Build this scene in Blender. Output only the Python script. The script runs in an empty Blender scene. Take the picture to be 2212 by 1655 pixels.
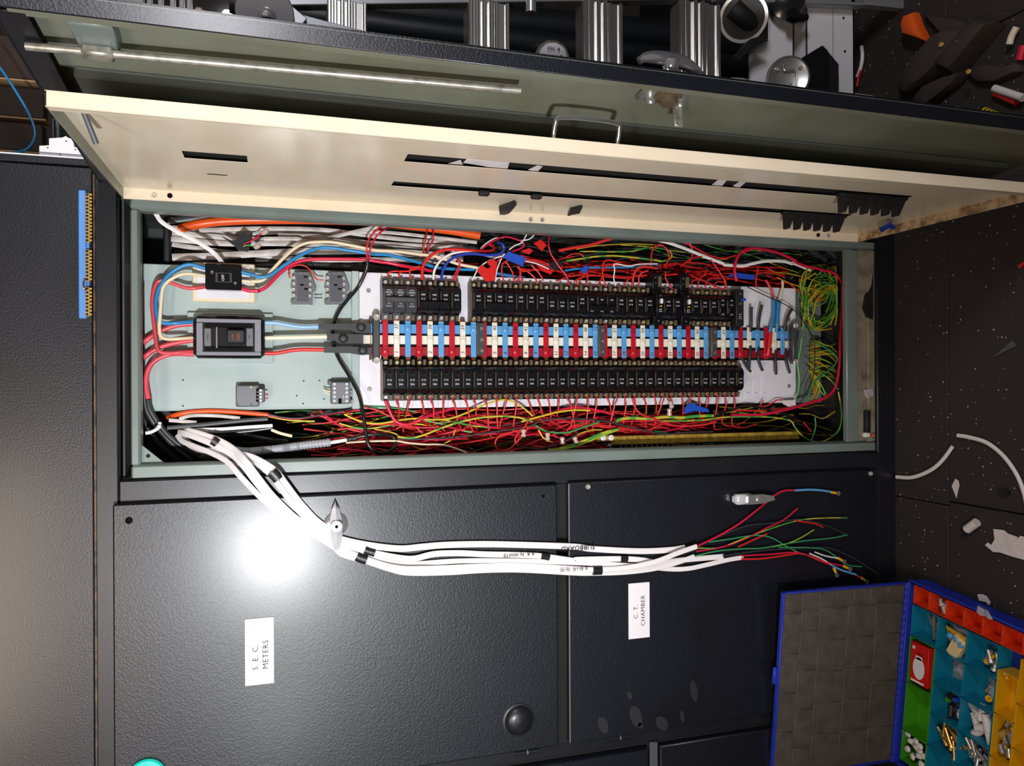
import bpy, bmesh, math, random
from mathutils import Vector, Matrix
random.seed(7)
scene = bpy.context.scene
COL = scene.collection
# ------------------------------------------------------------------ camera
FPX, DIST, EYE = 1655.0, 1.74, 1.66
PITCH, ROLL = math.radians(17.0), math.radians(0.28)
FW = Vector((0, math.cos(PITCH), -math.sin(PITCH)))
R0 = Vector((0, -math.sin(PITCH), -math.cos(PITCH)))
U0 = Vector((1, 0, 0))
RT = R0 * math.cos(ROLL) - U0 * math.sin(ROLL)
UPV = R0 * math.sin(ROLL) + U0 * math.cos(ROLL)
CAM = Vector((0, -DIST, EYE))
cd = bpy.data.cameras.new('camera'); cam = bpy.data.objects.new('camera', cd); COL.objects.link(cam)
cd.sensor_fit = 'HORIZONTAL'; cd.sensor_width = 36.0; cd.lens = 36.0 * FPX / 2212.0
cd.clip_start = 0.02; cd.clip_end = 60
cam.matrix_world = Matrix(((RT.x, UPV.x, -FW.x, CAM.x), (RT.y, UPV.y, -FW.y, CAM.y), (RT.z, UPV.z, -FW.z, CAM.z), (0, 0, 0, 1)))
scene.camera = cam
# ------------------------------------------------------------------ world, lights, exposure
world = bpy.data.worlds.new('world'); scene.world = world; world.use_nodes = True
bgn = world.node_tree.nodes['Background']
bgn.inputs[0].default_value = (0.95, 0.86, 0.78, 1); bgn.inputs[1].default_value = 0.10
def lamp(kind, name, loc, target, energy, color, **kw):
    ld = bpy.data.lights.new(name, kind); lo = bpy.data.objects.new(name, ld); COL.objects.link(lo)
    ld.energy = energy; ld.color = color
    for k, v in kw.items(): setattr(ld, k, v)
    lo.location = loc
    lo.rotation_euler = (Vector(target) - Vector(loc)).to_track_quat('-Z', 'Y').to_euler()
    return lo
# the work lamp held beside the camera, a ceiling tube behind it and the shop lights to the right
lamp('SPOT', 'work_lamp', (-0.81, -2.30, 1.67), (-0.22, 0.0, 1.64), 255, (0.95, 0.97, 1.0), spot_size=math.radians(78), spot_blend=1.0, shadow_soft_size=0.05)
lamp('AREA', 'ceiling_tube_lamp', (-1.1, -2.8, 3.1), (0.0, 0.2, 0.7), 34, (1.0, 0.80, 0.62), shape='RECTANGLE', size=1.4, size_y=0.3)
lamp('AREA', 'added_patch_lamp', (-1.62, -2.35, 1.66), (-0.5, 0.0, 1.5), 5, (0.95, 0.97, 1.0), shape='RECTANGLE', size=0.45, size_y=0.22)  # added lamp that makes the broad dim reflection on the left doors
lamp('AREA', 'aisle_lamp', (1.5, -1.95, 1.85), (0.7, -0.2, 1.4), 22, (0.96, 0.95, 1.0), shape='RECTANGLE', size=0.6, size_y=0.3)
scene.view_settings.view_transform = 'Standard'; scene.view_settings.look = 'None'
scene.view_settings.exposure = 0.0; scene.view_settings.gamma = 1.0; scene.view_settings.use_curve_mapping = False
scene.cycles.max_bounces = 6; scene.cycles.caustics_reflective = False; scene.cycles.caustics_refractive = False
# ------------------------------------------------------------------ from a pixel to a point at a real depth
def ray(px, py): return FW * FPX + RT * (px - 1106.0) + UPV * (827.5 - py)
def P(px, py, Y):
    d = ray(px, py); return CAM + d * ((Y - CAM.y) / d.y)
def PZ(px, py, Z):
    d = ray(px, py); return CAM + d * ((Z - CAM.z) / d.z)
def PX(px, py, X):
    d = ray(px, py); return CAM + d * ((X - CAM.x) / d.x)
ZN = dict(a=(0,0,3.94), b=(540,0,3.94), c=(1080,0,3.805), d=(1640,0,3.85), e=(150,400,5.339), f=(540,430,6.9), g=(150,680,4.868),
  h=(540,670,6.9), i=(800,470,6.9), j=(1100,470,6.9), k=(1400,470,6.9), l=(1580,500,6.49), m=(780,670,6.9), n=(1080,670,6.9),
  o=(1380,670,6.49), p=(1580,740,6.49), q=(350,860,5.339), r=(740,860,5.395), s=(1130,860,5.395), t=(1640,1240,3.867),
  v=(1900,900,4.138), w=(640,1060,3.687), x=(1180,1000,2.989), y=(0,1000,2.527), z=(0,0,1.0))
def zp(zone, x, y):
    a, b, s = ZN[zone]; return a + x / s, b + y / s
# ------------------------------------------------------------------ materials
def lin(c):
    return tuple(((v/255.0)/12.92 if v/255.0 <= 0.04045 else ((v/255.0+0.055)/1.055)**2.4) for v in c) + (1.0,)
MT = {}
def mat(name, rgb, rough=0.5, metal=0.0, bump=None, var=None, alpha=None, emit=None, spec=None, coat=0.0, trans=0.0, coat_rough=0.08):
    m = bpy.data.materials.new(name); m.use_nodes = True
    nt = m.node_tree; b = nt.nodes['Principled BSDF']
    b.inputs['Base Color'].default_value = lin(rgb); b.inputs['Roughness'].default_value = rough; b.inputs['Metallic'].default_value = metal
    if spec is not None: b.inputs['Specular IOR Level'].default_value = spec
    if coat: b.inputs['Coat Weight'].default_value = coat; b.inputs['Coat Roughness'].default_value = coat_rough
    if trans: b.inputs['Transmission Weight'].default_value = trans
    if alpha is not None: b.inputs['Alpha'].default_value = alpha
    if emit: b.inputs['Emission Color'].default_value = lin(emit[0]); b.inputs['Emission Strength'].default_value = emit[1]
    tc = None
    if bump or var:
        tc = nt.nodes.new('ShaderNodeTexCoord')
    if bump:
        sc_, st = bump[:2]
        n = nt.nodes.new('ShaderNodeTexNoise'); n.inputs['Scale'].default_value = sc_; n.inputs['Detail'].default_value = 3
        nt.links.new(tc.outputs['Object'], n.inputs['Vector'])
        bp = nt.nodes.new('ShaderNodeBump'); bp.inputs['Strength'].default_value = st; bp.inputs['Distance'].default_value = bump[2] if len(bump) > 2 else 0.001
        nt.links.new(n.outputs['Fac'], bp.inputs['Height']); nt.links.new(bp.outputs['Normal'], b.inputs['Normal'])
    if var:
        rgb2, sc_, lo, hi = var
        n = nt.nodes.new('ShaderNodeTexNoise'); n.inputs['Scale'].default_value = sc_; n.inputs['Detail'].default_value = 6
        nt.links.new(tc.outputs['Object'], n.inputs['Vector'])
        r = nt.nodes.new('ShaderNodeValToRGB'); r.color_ramp.elements[0].position = lo; r.color_ramp.elements[1].position = hi
        r.color_ramp.elements[0].color = lin(rgb); r.color_ramp.elements[1].color = lin(rgb2)
        nt.links.new(n.outputs['Fac'], r.inputs['Fac']); nt.links.new(r.outputs['Color'], b.inputs['Base Color'])
    MT[name] = m; return m
mat('dark_paint', (19,21,30), 0.40, 0, (280, 0.85, 0.0010), ((15,16,23), 6, 0.35, 0.7), spec=0.38, coat=0.5, coat_rough=0.26)
mat('dark_smooth', (22,23,29), 0.40, 0, (150, 0.15), ((34,31,32), 9, 0.5, 0.85), spec=0.45, coat=0.3, coat_rough=0.25)
mat('black_gap', (8,8,9), 0.8)
mat('rust_edge', (104,76,52), 0.6, 0, None, ((50,44,44), 40, 0.4, 0.6))
mat('grey_frame', (116,127,123), 0.33, 0, (60, 0.04), ((106,114,108), 7, 0.4, 0.75))
mat('grey_dirty', (136,128,110), 0.55, 0, (60, 0.1), ((96,80,60), 28, 0.45, 0.75))
mat('plate_grey', (178,192,190), 0.22, 0, (30, 0.02), ((168,184,182), 9, 0.4, 0.7))
mat('inner_wall', (70,74,70), 0.6, 0, None, ((40,40,38), 8, 0.3, 0.7))
mat('pan_white', (226,224,232), 0.34, 0, (40, 0.02), ((206,204,212), 14, 0.5, 0.8))
mat('cream_paint', (226,212,188), 0.20, 0, (30, 0.02), ((220,204,178), 8, 0.4, 0.7))
mat('cream_grime', (188,164,128), 0.6, 0, (120, 0.2), ((120,92,60), 40, 0.42, 0.62))
mat('olive_grey', (128,132,118), 0.3, 0, (30, 0.03), ((112,112,94), 6, 0.35, 0.7))
mat('steel', (176,176,172), 0.32, 0.8, (200, 0.03))
mat('zinc', (196,192,182), 0.38, 0.6, (300, 0.06), ((140,136,126), 60, 0.4, 0.7))
mat('chrome', (232,232,236), 0.10, 0.93)
mat('chrome_bright', (236,236,240), 0.2, 0.35)
mat('bezel_grey', (138,138,148), 0.22)
mat('smudge', (31,30,34), 0.6)
mat('bakelite_side', (138,122,110), 0.5)
mat('post_wall', (112,100,84), 0.8, 0, (20, 0.1))
mat('chrome_dull', (196,194,192), 0.24, 0.75, (120, 0.05))
mat('brass', (216,178,100), 0.3, 0.45, (200, 0.03))
mat('brass_yellow', (186,156,60), 0.42, 0.2, (120, 0.05), ((140,108,40), 60, 0.4, 0.7))
mat('screw_white', (220,216,208), 0.28, 0.65)
mat('screw_gold', (214,198,150), 0.28, 0.7)
mat('copper', (184,112,70), 0.3, 1)
mat('breaker_black', (15,15,19), 0.27, 0, (90, 0.03))
mat('breaker_grey', (62,64,70), 0.35)
mat('bakelite_tan', (96,80,62), 0.45)
mat('print_white', (225,225,228), 0.5)
mat('print_black', (16,16,20), 0.8, spec=0.05)
mat('print_red', (170,60,40), 0.5)
mat('clamp_grey', (66,66,68), 0.42)
mat('bus_blue', (92,158,214), 0.38, 0, None, ((84,150,206), 30, 0.4, 0.7))
mat('bus_white', (232,226,212), 0.42, 0, None, ((220,212,196), 30, 0.4, 0.7))
mat('bus_red', (186,22,40), 0.33)
mat('bus_red_dark', (150,18,36), 0.38)
mat('shrink_black', (52,52,54), 0.5, 0, (120, 0.06))
mat('w_red', (214,38,36), 0.34)
mat('w_crimson', (204,26,62), 0.32)
mat('w_scarlet', (206,48,48), 0.36)
mat('w_pale_red', (214,74,84), 0.36)
mat('w_blue', (40,128,186), 0.32)
mat('w_light_blue', (140,182,222), 0.32)
mat('w_navy', (34,60,168), 0.34)
mat('w_cream', (226,208,176), 0.36)
mat('w_ivory', (238,230,200), 0.32)
mat('w_white', (232,226,226), 0.36)
mat('w_dirty', (204,198,194), 0.5, 0, None, ((146,138,132), 22, 0.42, 0.72))
mat('w_black', (26,26,28), 0.26)
mat('w_charcoal', (54,54,56), 0.42)
mat('w_green', (52,150,88), 0.36)
mat('w_mint', (112,178,112), 0.36)
mat('w_lime', (140,180,52), 0.36)
mat('w_yellow', (206,186,46), 0.34)
mat('w_mustard', (186,160,40), 0.4)
mat('w_orange', (226,86,26), 0.36)
mat('tape_black', (28,28,30), 0.35, 0, (90, 0.25))
mat('tape_blue', (34,78,190), 0.35, 0, (60, 0.3))
mat('tape_red', (206,30,28), 0.35, 0, (60, 0.3))
mat('conduit_grey', (158,160,166), 0.42)
mat('clear_plastic', (214,190,180), 0.2, 0, None, None, 0.75)
mat('bag_film', (205,202,210), 0.22, 0, (45, 0.9, 0.01), None, 0.55)
mat('relay_grey', (104,106,112), 0.42)
mat('relay_dark', (78,80,86), 0.42)
mat('label_white', (232,228,232), 0.55, spec=0.2)
mat('paper', (222,214,214), 0.7, 0, (25, 0.5, 0.01))
mat('terminal_blue', (88,140,208), 0.42)
mat('aluminium', (190,188,184), 0.3, 0.9, (260, 0.05))
mat('aluminium_grey', (150,152,156), 0.42, 0.45, (200, 0.05))
mat('white_steel', (224,222,226), 0.42)
mat('beige_plastic', (224,212,184), 0.5)
mat('black_rubber', (24,24,26), 0.55)
mat('black_gloss', (20,20,22), 0.15)
mat('dark_pipe', (20,24,26), 0.45)
mat('wood_dark', (54,36,24), 0.7, 0, (40, 0.3), ((44,28,20), 12, 0.35, 0.7))
mat('wood_pale', (176,140,96), 0.7, 0, (40, 0.2))
mat('pouch', (58,48,44), 0.85, 0, (300, 0.4))
mat('tool_orange', (226,88,24), 0.5, 0, (150, 0.3))
mat('case_blue', (36,56,176), 0.38)
mat('case_foam', (82,74,66), 0.75, 0, (140, 0.3), ((66,60,54), 30, 0.4, 0.7))
mat('bin_red', (226,62,22), 0.4)
mat('bin_teal', (14,126,158), 0.4)
mat('bin_green', (66,150,24), 0.4)
mat('bin_yellow', (226,170,14), 0.4)
mat('box_red', (206,26,24), 0.42)
mat('turquoise', (0,206,184), 0.4)
mat('plug_white', (222,216,214), 0.5)
mat('block_cream', (226,206,150), 0.5)
mat('bronze', (176,140,76), 0.28, 0.6)
mat('bulk_wall', (64,58,52), 0.85, 0, (20, 0.2), ((46,42,40), 3, 0.35, 0.7))
mat('lit_tube', (255,255,255), 0.5, 0, None, None, None, ((235,240,255), 14))
# rubber matting with pale flecks
m = mat('rubber_mat', (44,38,36), 0.75, 0, (260, 0.35), None)
nt = m.node_tree; b_ = nt.nodes['Principled BSDF']; tc = nt.nodes.new('ShaderNodeTexCoord')
vo = nt.nodes.new('ShaderNodeTexVoronoi'); vo.inputs['Scale'].default_value = 95; nt.links.new(tc.outputs['Object'], vo.inputs['Vector'])
sp = nt.nodes.new('ShaderNodeSeparateColor'); nt.links.new(vo.outputs['Color'], sp.inputs['Color'])
m0 = nt.nodes.new('ShaderNodeMath'); m0.operation = 'MULTIPLY'; m0.inputs[1].default_value = 0.24; nt.links.new(sp.outputs['Green'], m0.inputs[0])
m1 = nt.nodes.new('ShaderNodeMath'); m1.operation = 'LESS_THAN'; nt.links.new(vo.outputs['Distance'], m1.inputs[0]); nt.links.new(m0.outputs[0], m1.inputs[1])
m2 = nt.nodes.new('ShaderNodeMath'); m2.operation = 'GREATER_THAN'; m2.inputs[1].default_value = 0.70; nt.links.new(sp.outputs['Red'], m2.inputs[0])
m3 = nt.nodes.new('ShaderNodeMath'); m3.operation = 'MULTIPLY'; nt.links.new(m1.outputs[0], m3.inputs[0]); nt.links.new(m2.outputs[0], m3.inputs[1])
mx = nt.nodes.new('ShaderNodeMix'); mx.data_type = 'RGBA'; mx.inputs[6].default_value = lin((44,38,36)); mx.inputs[7].default_value = lin((170,160,138))
nt.links.new(m3.outputs[0], mx.inputs[0]); nt.links.new(mx.outputs[2], b_.inputs['Base Color'])
# green/yellow striped earth wire
m = mat('w_earth', (120,170,60), 0.36)
nt = m.node_tree; b_ = nt.nodes['Principled BSDF']; tc = nt.nodes.new('ShaderNodeTexCoord')
no = nt.nodes.new('ShaderNodeTexNoise'); no.inputs['Scale'].default_value = 22; no.inputs['Detail'].default_value = 0; nt.links.new(tc.outputs['Object'], no.inputs['Vector'])
rp = nt.nodes.new('ShaderNodeValToRGB'); rp.color_ramp.interpolation = 'EASE'
rp.color_ramp.elements[0].position = 0.46; rp.color_ramp.elements[0].color = lin((70,156,66)); rp.color_ramp.elements[1].position = 0.54; rp.color_ramp.elements[1].color = lin((190,178,58))
nt.links.new(no.outputs['Fac'], rp.inputs['Fac']); nt.links.new(rp.outputs['Color'], b_.inputs['Base Color'])
# ------------------------------------------------------------------ geometry builder
TXT = {}
def text_geo(s, shear=0.0, offset=0.0, spacing=1.0, lines=1.0, align='CENTER'):
    key = (s, shear, offset, spacing, lines, align)
    if key in TXT: return TXT[key]
    cu = bpy.data.curves.new('lettering_source', 'FONT'); cu.body = s; cu.size = 1.0; cu.align_x = align; cu.align_y = 'CENTER'
    cu.resolution_u = 2; cu.shear = shear; cu.offset = offset; cu.space_character = spacing; cu.space_line = lines
    ob = bpy.data.objects.new('lettering_source', cu); COL.objects.link(ob)
    bpy.context.view_layer.update()
    me = ob.to_mesh(); vs = [v.co.copy() for v in me.vertices]; fs = [tuple(p.vertices) for p in me.polygons]
    ob.to_mesh_clear(); bpy.data.objects.remove(ob); bpy.data.curves.remove(cu)
    TXT[key] = (vs, fs); return TXT[key]
def smooth_path(pts, seg=6):
    pts = [Vector(p) for p in pts]
    if len(pts) < 3: return pts
    out = []
    n = len(pts)
    for i in range(n - 1):
        p0 = pts[i-1] if i else pts[0] * 2 - pts[1]
        p1, p2 = pts[i], pts[i+1]
        p3 = pts[i+2] if i + 2 < n else pts[-1] * 2 - pts[-2]
        for k in range(seg):
            t = k / seg
            out.append(0.5 * ((2*p1) + (p2-p0)*t + (2*p0-5*p1+4*p2-p3)*t*t + (3*p1-p0-3*p2+p3)*t**3))
    out.append(pts[-1]); return out
class G:
    def __init__(s): s.v = []; s.f = []
    def add(s, vs, fs):
        o = len(s.v); s.v += [Vector(a) for a in vs]; s.f += [tuple(i + o for i in q) for q in fs]; return s
    def box(s, a, b, ch=0.0, M=None):
        lo = [min(a[i], b[i]) for i in range(3)]; hi = [max(a[i], b[i]) for i in range(3)]
        ch = min(ch, 0.45 * min(hi[i] - lo[i] for i in range(3)))
        if ch <= 0:
            vs = [(x, y, z) for x in (lo[0], hi[0]) for y in (lo[1], hi[1]) for z in (lo[2], hi[2])]
            fs = [(0,1,3,2), (4,6,7,5), (0,4,5,1), (2,3,7,6), (0,2,6,4), (1,5,7,3)]
        else:
            vs = []; idx = {}
            for sx in (0, 1):
                for sy in (0, 1):
                    for sz in (0, 1):
                        c = [(lo, hi)[q][i] for i, q in enumerate((sx, sy, sz))]
                        for ax in range(3):
                            p = list(c)
                            for j in range(3):
                                if j != ax: p[j] += ch if (sx, sy, sz)[j] == 0 else -ch
                            idx[(sx, sy, sz, ax)] = len(vs); vs.append(p)
            fs = []
            I = idx
            for ax in range(3):
                o1, o2 = [j for j in range(3) if j != ax]
                for sd in (0, 1):
                    q = []
                    for (p, r) in ((0,0), (1,0), (1,1), (0,1)):
                        k = [0,0,0]; k[ax] = sd; k[o1] = p; k[o2] = r; q.append(I[(k[0], k[1], k[2], ax)])
                    fs.append(tuple(q))
                for p in (0, 1):
                    for r in (0, 1):
                        k = [0,0,0]; k[o1] = p; k[o2] = r; k2 = list(k); k2[ax] = 1
                        fs.append((I[(*k, o1)], I[(*k, o2)], I[(*k2, o2)], I[(*k2, o1)]))
            for sx in (0, 1):
                for sy in (0, 1):
                    for sz in (0, 1): fs.append(tuple(I[(sx, sy, sz, ax)] for ax in range(3)))
        if M is not None: vs = [M @ Vector(p) for p in vs]
        return s.add(vs, fs)
    def pbox(s, x0, y0, x1, y1, Yf, Yb, ch=0.0):
        a = P(x0, y0, Yf); b = P(x1, y1, Yf); c = P(x0, y1, Yf); d = P(x1, y0, Yf)
        return s.box(((a.x + d.x) / 2, Yf, (a.z + c.z) / 2), ((b.x + c.x) / 2, Yb, (b.z + d.z) / 2), ch)
    def tube(s, pts, r, n=8, seg=6, flat=1.0, ref=(0, -1, 0), caps=True, smooth=True, rfun=None, ribs=False):
        c = smooth_path(pts, seg) if smooth else [Vector(p) for p in pts]
        c = [p for i, p in enumerate(c) if i == 0 or (p - c[i-1]).length > 1e-6]
        if len(c) < 2: return s
        o = len(s.v); N = len(c); L = 0.0; ref = Vector(ref); prev = None
        for i, p in enumerate(c):
            t = (c[min(i+1, N-1)] - c[max(i-1, 0)])
            if t.length < 1e-9: t = Vector((0, 0, 1))
            t.normalize()
            a = t.cross(ref)
            if a.length < 0.15: a = prev if prev is not None else t.cross(Vector((0.3, 0.2, 0.9)))
            a = a - t * a.dot(t); a.normalize()
            if prev is not None and a.dot(prev) < 0: a = -a
            prev = a; bq = a.cross(t)
            if i: L += (p - c[i-1]).length
            rr = rfun(i / (N - 1), L) if rfun else r
            for k in range(n):
                w = 2 * math.pi * (k + 0.5) / n
                cw, sw_ = math.cos(w), math.sin(w)
                if ribs: sw_ = math.copysign(abs(sw_) ** .7, sw_) * (.82 + .18 * math.cos(3 * math.pi * cw))
                s.v.append(p + a * (cw * rr) + bq * (sw_ * rr * flat))
        for i in range(N - 1):
            for k in range(n):
                k2 = (k + 1) % n
                s.f.append((o + i*n + k, o + i*n + k2, o + (i+1)*n + k2, o + (i+1)*n + k))
        if caps:
            s.f.append(tuple(o + k for k in range(n))[::-1]); s.f.append(tuple(o + (N-1)*n + k for k in range(n)))
        return s
    def lathe(s, org, axis, prof, n=16, arc=None):
        org = Vector(org); ax = Vector(axis).normalized()
        e = ax.orthogonal().normalized(); g = ax.cross(e)
        o = len(s.v); m = len(prof)
        for k in range(n):
            w = 2 * math.pi * k / n; d = e * math.cos(w) + g * math.sin(w)
            for (r, h) in prof: s.v.append(org + ax * h + d * max(r, 1e-5))
        for k in range(n):
            k2 = (k + 1) % n
            for j in range(m - 1): s.f.append((o + k*m + j, o + k2*m + j, o + k2*m + j + 1, o + k*m + j + 1))
        if prof[0][0] > 1e-4: s.f.append(tuple(o + k*m for k in range(n))[::-1])
        if prof[-1][0] > 1e-4: s.f.append(tuple(o + k*m + m - 1 for k in range(n)))
        return s
    def prism(s, poly, ext):
        poly = [Vector(p) for p in poly]; ext = Vector(ext); n = len(poly); o = len(s.v)
        s.v += poly + [p + ext for p in poly]
        s.f.append(tuple(o + k for k in range(n))[::-1]); s.f.append(tuple(o + n + k for k in range(n)))
        for k in range(n):
            k2 = (k + 1) % n; s.f.append((o + k, o + k2, o + n + k2, o + n + k))
        return s
    def pprism(s, zone, pts, Yf, Yb):
        return s.prism([P(*zp(zone, *p), Yf) for p in pts], (0, Yb - Yf, 0))
    def text(s, body, size, org, ex, ey, **kw):
        vs, fs = text_geo(body, **kw); org = Vector(org); ex = Vector(ex) * size; ey = Vector(ey) * size
        return s.add([org + ex * p.x + ey * p.y for p in vs], fs)
    def bounds(s):
        return [min(p[i] for p in s.v) for i in range(3)], [max(p[i] for p in s.v) for i in range(3)]
WL = {}
def put(g, name, material, parent=None, origin=None, label=None, cat=None, group=None, kind=None, sharp=41):
    lo, hi = g.bounds()
    if parent is not None: org = Vector(WL[parent.name]) if origin is None else Vector(origin)
    elif origin is None: org = Vector(((lo[0]+hi[0])/2, (lo[1]+hi[1])/2, lo[2]))
    else: org = Vector(origin)
    me = bpy.data.meshes.new(name); me.from_pydata([p - org for p in g.v], [], g.f); me.validate(); me.update()
    bm = bmesh.new(); bm.from_mesh(me); bmesh.ops.recalc_face_normals(bm, faces=bm.faces); bm.to_mesh(me); bm.free()
    me.materials.append(MT[material]); me.shade_smooth(); me.set_sharp_from_angle(angle=math.radians(sharp))
    o = bpy.data.objects.new(name, me); COL.objects.link(o)
    WL[o.name] = org
    if parent is not None: o.parent = parent; o.location = org - Vector(WL[parent.name])
    else: o.location = org
    return tag(o, label, cat, group, kind)
def tag(o, label=None, cat=None, group=None, kind=None):
    if label: o['label'] = label
    if cat: o['category'] = cat
    if group: o['group'] = group
    if kind: o['kind'] = kind
    return o
def empty(name, loc, label=None, cat=None, group=None, kind=None):
    o = bpy.data.objects.new(name, None); COL.objects.link(o); o.location = loc; o.empty_display_size = 0.02
    WL[o.name] = Vector(loc); return tag(o, label, cat, group, kind)
def dup(o, delta, parent=None, label=None, group=None, skip=()):
    c = o.copy(); COL.objects.link(c)
    if parent is None: c.location = Vector(o.location) + Vector(delta)
    else: c.parent = parent
    WL[c.name] = Vector(WL[o.name]) + Vector(delta)
    for ch in o.children:
        if ch.name.split('.')[0] not in skip: dup(ch, delta, c)
    if label: c['label'] = label
    if group: c['group'] = group
    return c
ORD = ['first','second','third','fourth','fifth','sixth','seventh','eighth','ninth','tenth','eleventh','twelfth','thirteenth','fourteenth','fifteenth',
 'sixteenth','seventeenth','eighteenth','nineteenth','twentieth','twenty-first','twenty-second','twenty-third','twenty-fourth','twenty-fifth','twenty-sixth',
 'twenty-seventh','twenty-eighth','twenty-ninth','thirtieth','thirty-first','thirty-second','thirty-third','thirty-fourth','thirty-fifth','thirty-sixth','thirty-seventh','thirty-eighth']
BR, BU, BO = Vector((0, 0, -1)), Vector((1, 0, 0)), Vector((0, -1, 0))   # picture right, picture up, out of the board
def screw(g, c, r=0.0045, axis=BO, slot=True):
    g.lathe(c, axis, [(r, -0.001), (r, r*0.35), (r*0.8, r*0.6), (r*0.45, r*0.62), (r*0.42, r*0.25), (0, r*0.22)], 12); return g
# ================================================================== the setting
fl = empty('floor', (0, 0, 0), kind='structure')
put(G().box((-3, -3.2, -0.06), (3.4, 1.7, -0.012)), 'floor_slab', 'black_rubber', fl)
sx = PZ(2048, 700, 0).y                       # seam that runs beside the cabinet
s2a = PZ(1942, 1073, 0).x; s2b = PZ(2212, 1112, 0).x
def mat_tile(x0, x1, y0, y1): put(G().box((x0 + .0015, y0 + .0015, -0.012), (x1 - .0015, y1 - .0015, 0), 0.0015), 'mat', 'rubber_mat', fl)
for (x0, x1) in ((-2.6, -1.4), (-1.4, s2a), (s2a, 0.74), (0.74, 1.9)): mat_tile(x0, x1, sx, 0.9)
for (x0, x1) in ((-2.6, s2b - .9), (s2b - .9, s2b), (s2b, 0.86), (0.86, 1.9)): mat_tile(x0, x1, sx - 1.1, sx)
put(G().box((-3, 1.6, -0.06), (3.4, 1.66, 3.2)), 'wall_back', 'bulk_wall', kind='structure')
put(G().box((2.9, -3.2, -0.06), (2.96, 1.66, 3.2)), 'wall_right', 'bulk_wall', kind='structure')
# ================================================================== the cabinet
cab = empty('switchboard_cabinet', (-0.35, 0.2, 0), 'tall charcoal steel switchboard cabinet with its wiring compartment open', 'cabinet')
def cp(g, name, m, parent=cab, **k): return put(g, name, m, parent, **k)
XL = -1.45
tr = cp(G().box((XL, 0, 1.973), (0.43, 0.03, 2.016), .003), 'top_rail', 'dark_smooth')
cp(G().box((XL, -0.001, 2.014), (0.43, 0.02, 2.0185), .001), 'worn_glint_edge', 'rust_edge', tr)
cp(G().box((XL, 0.0, 2.0185), (0.443, 0.30, 2.60), .003).box((0.4445, 0.0, 2.0185), (0.4585, 0.30, 2.6), .002), 'upper_panel', 'dark_paint')
cp(G().box((0.459, 0.0, 2.0), (0.4615, 0.26, 2.6)), 'edge_strip', 'white_steel')
cp(G().box((-0.2455, 0, 0.06), (-0.197, 0.03, 1.973), .003), 'divider_rail', 'dark_smooth')
cp(G().box((0.391, 0, 0.06), (0.43, 0.03, 1.973), .003), 'hinge_rail', 'dark_smooth')
cp(G().box((XL, 0.004, 0.0), (0.43, 0.03, 0.062), .003), 'plinth', 'dark_smooth')
cp(G().box((XL, 0.03, 0.0), (0.43, 0.36, 0.006)).box((0.4265, 0.03, 0), (0.43, 0.36, 2.016)).box((XL, 0.03, 2.012), (0.43, 0.36, 2.016)), 'carcass', 'dark_smooth')
cp(G().box((-0.92, 0.002, 0.06), (-0.2455, 0.02, 1.973)), 'door_recess', 'black_gap')
# meters door and transformer door
def screw_part(p, x, z, Y, m='screw_white', r=0.006): cp(screw(G(), (x, Y, z), r), 'screw', m, p)
md = cp(G().box((-0.868, -0.02, 1.0225), (-0.2425, 0.0, 1.981), .003), 'meters_door', 'dark_paint')
hp = P(1120, 1555, -0.02)
cd_ = cp(G().box((-0.868, -0.02, 0.088), (-0.241, 0.0, 0.9935), .003), 'transformer_door', 'dark_paint')
cp(G().box((-0.866, -0.0206, 0.9905), (-0.243, -0.0175, 0.994), .001), 'worn_glint_edge', 'chrome_dull', cd_)  # bright strip paints the light caught by the door's top edge
def plate(parent, px0, py0, px1, py1, text, sz):
    a = P(px0, py0, -.0205); b = P(px1, py1, -.0205)
    q = cp(G().box((a.x, -.0205, a.z), (b.x, -.0222, b.z), .0003), 'label_plate', 'label_white', parent)
    return a, b, q
a, b, q = plate(md, 529, 1338, 592, 1475, '', 0)
cx_, cz_ = (a.x + b.x) / 2, (a.z + b.z) / 2
def label_text(parent, lines, xs, zs, size):
    g = G()
    for t, x, z in zip(lines, xs, zs): g.text(t, size, (x, -.0225, z), BU, Vector((0, 0, 1)), offset=-0.004, spacing=1.12)
    WL[parent.name] = WL[parent.name]
    # plate is already a sub-part, so the lettering joins the door's own level
    return g
cp(label_text(q, ['S. E. C.', 'METERS'], [cx_ - .012, cx_ - .008], [cz_ + .008, cz_ - .0125], .0165), 'lettering', 'print_black', md)
a, b, q = plate(cd_, 1357, 1261, 1403, 1376, '', 0)
cx_, cz_ = (a.x + b.x) / 2, (a.z + b.z) / 2
cp(label_text(q, ['C. T.', 'CHAMBER'], [cx_ - .002, cx_ - .001], [cz_ + .009, cz_ - .0105], .0155), 'lettering', 'print_black', cd_)
screw_part(md, -0.276, 1.951, -.02, 'print_black', .007); screw_part(md, *P(1173, 1072, -.02).xz, -.02, 'print_black', .004)
screw_part(cd_, -0.252, 0.943, -.02, 'screw_white', .0065); screw_part(cd_, -0.253, 0.109, -.02, 'screw_white', .0065)
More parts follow.
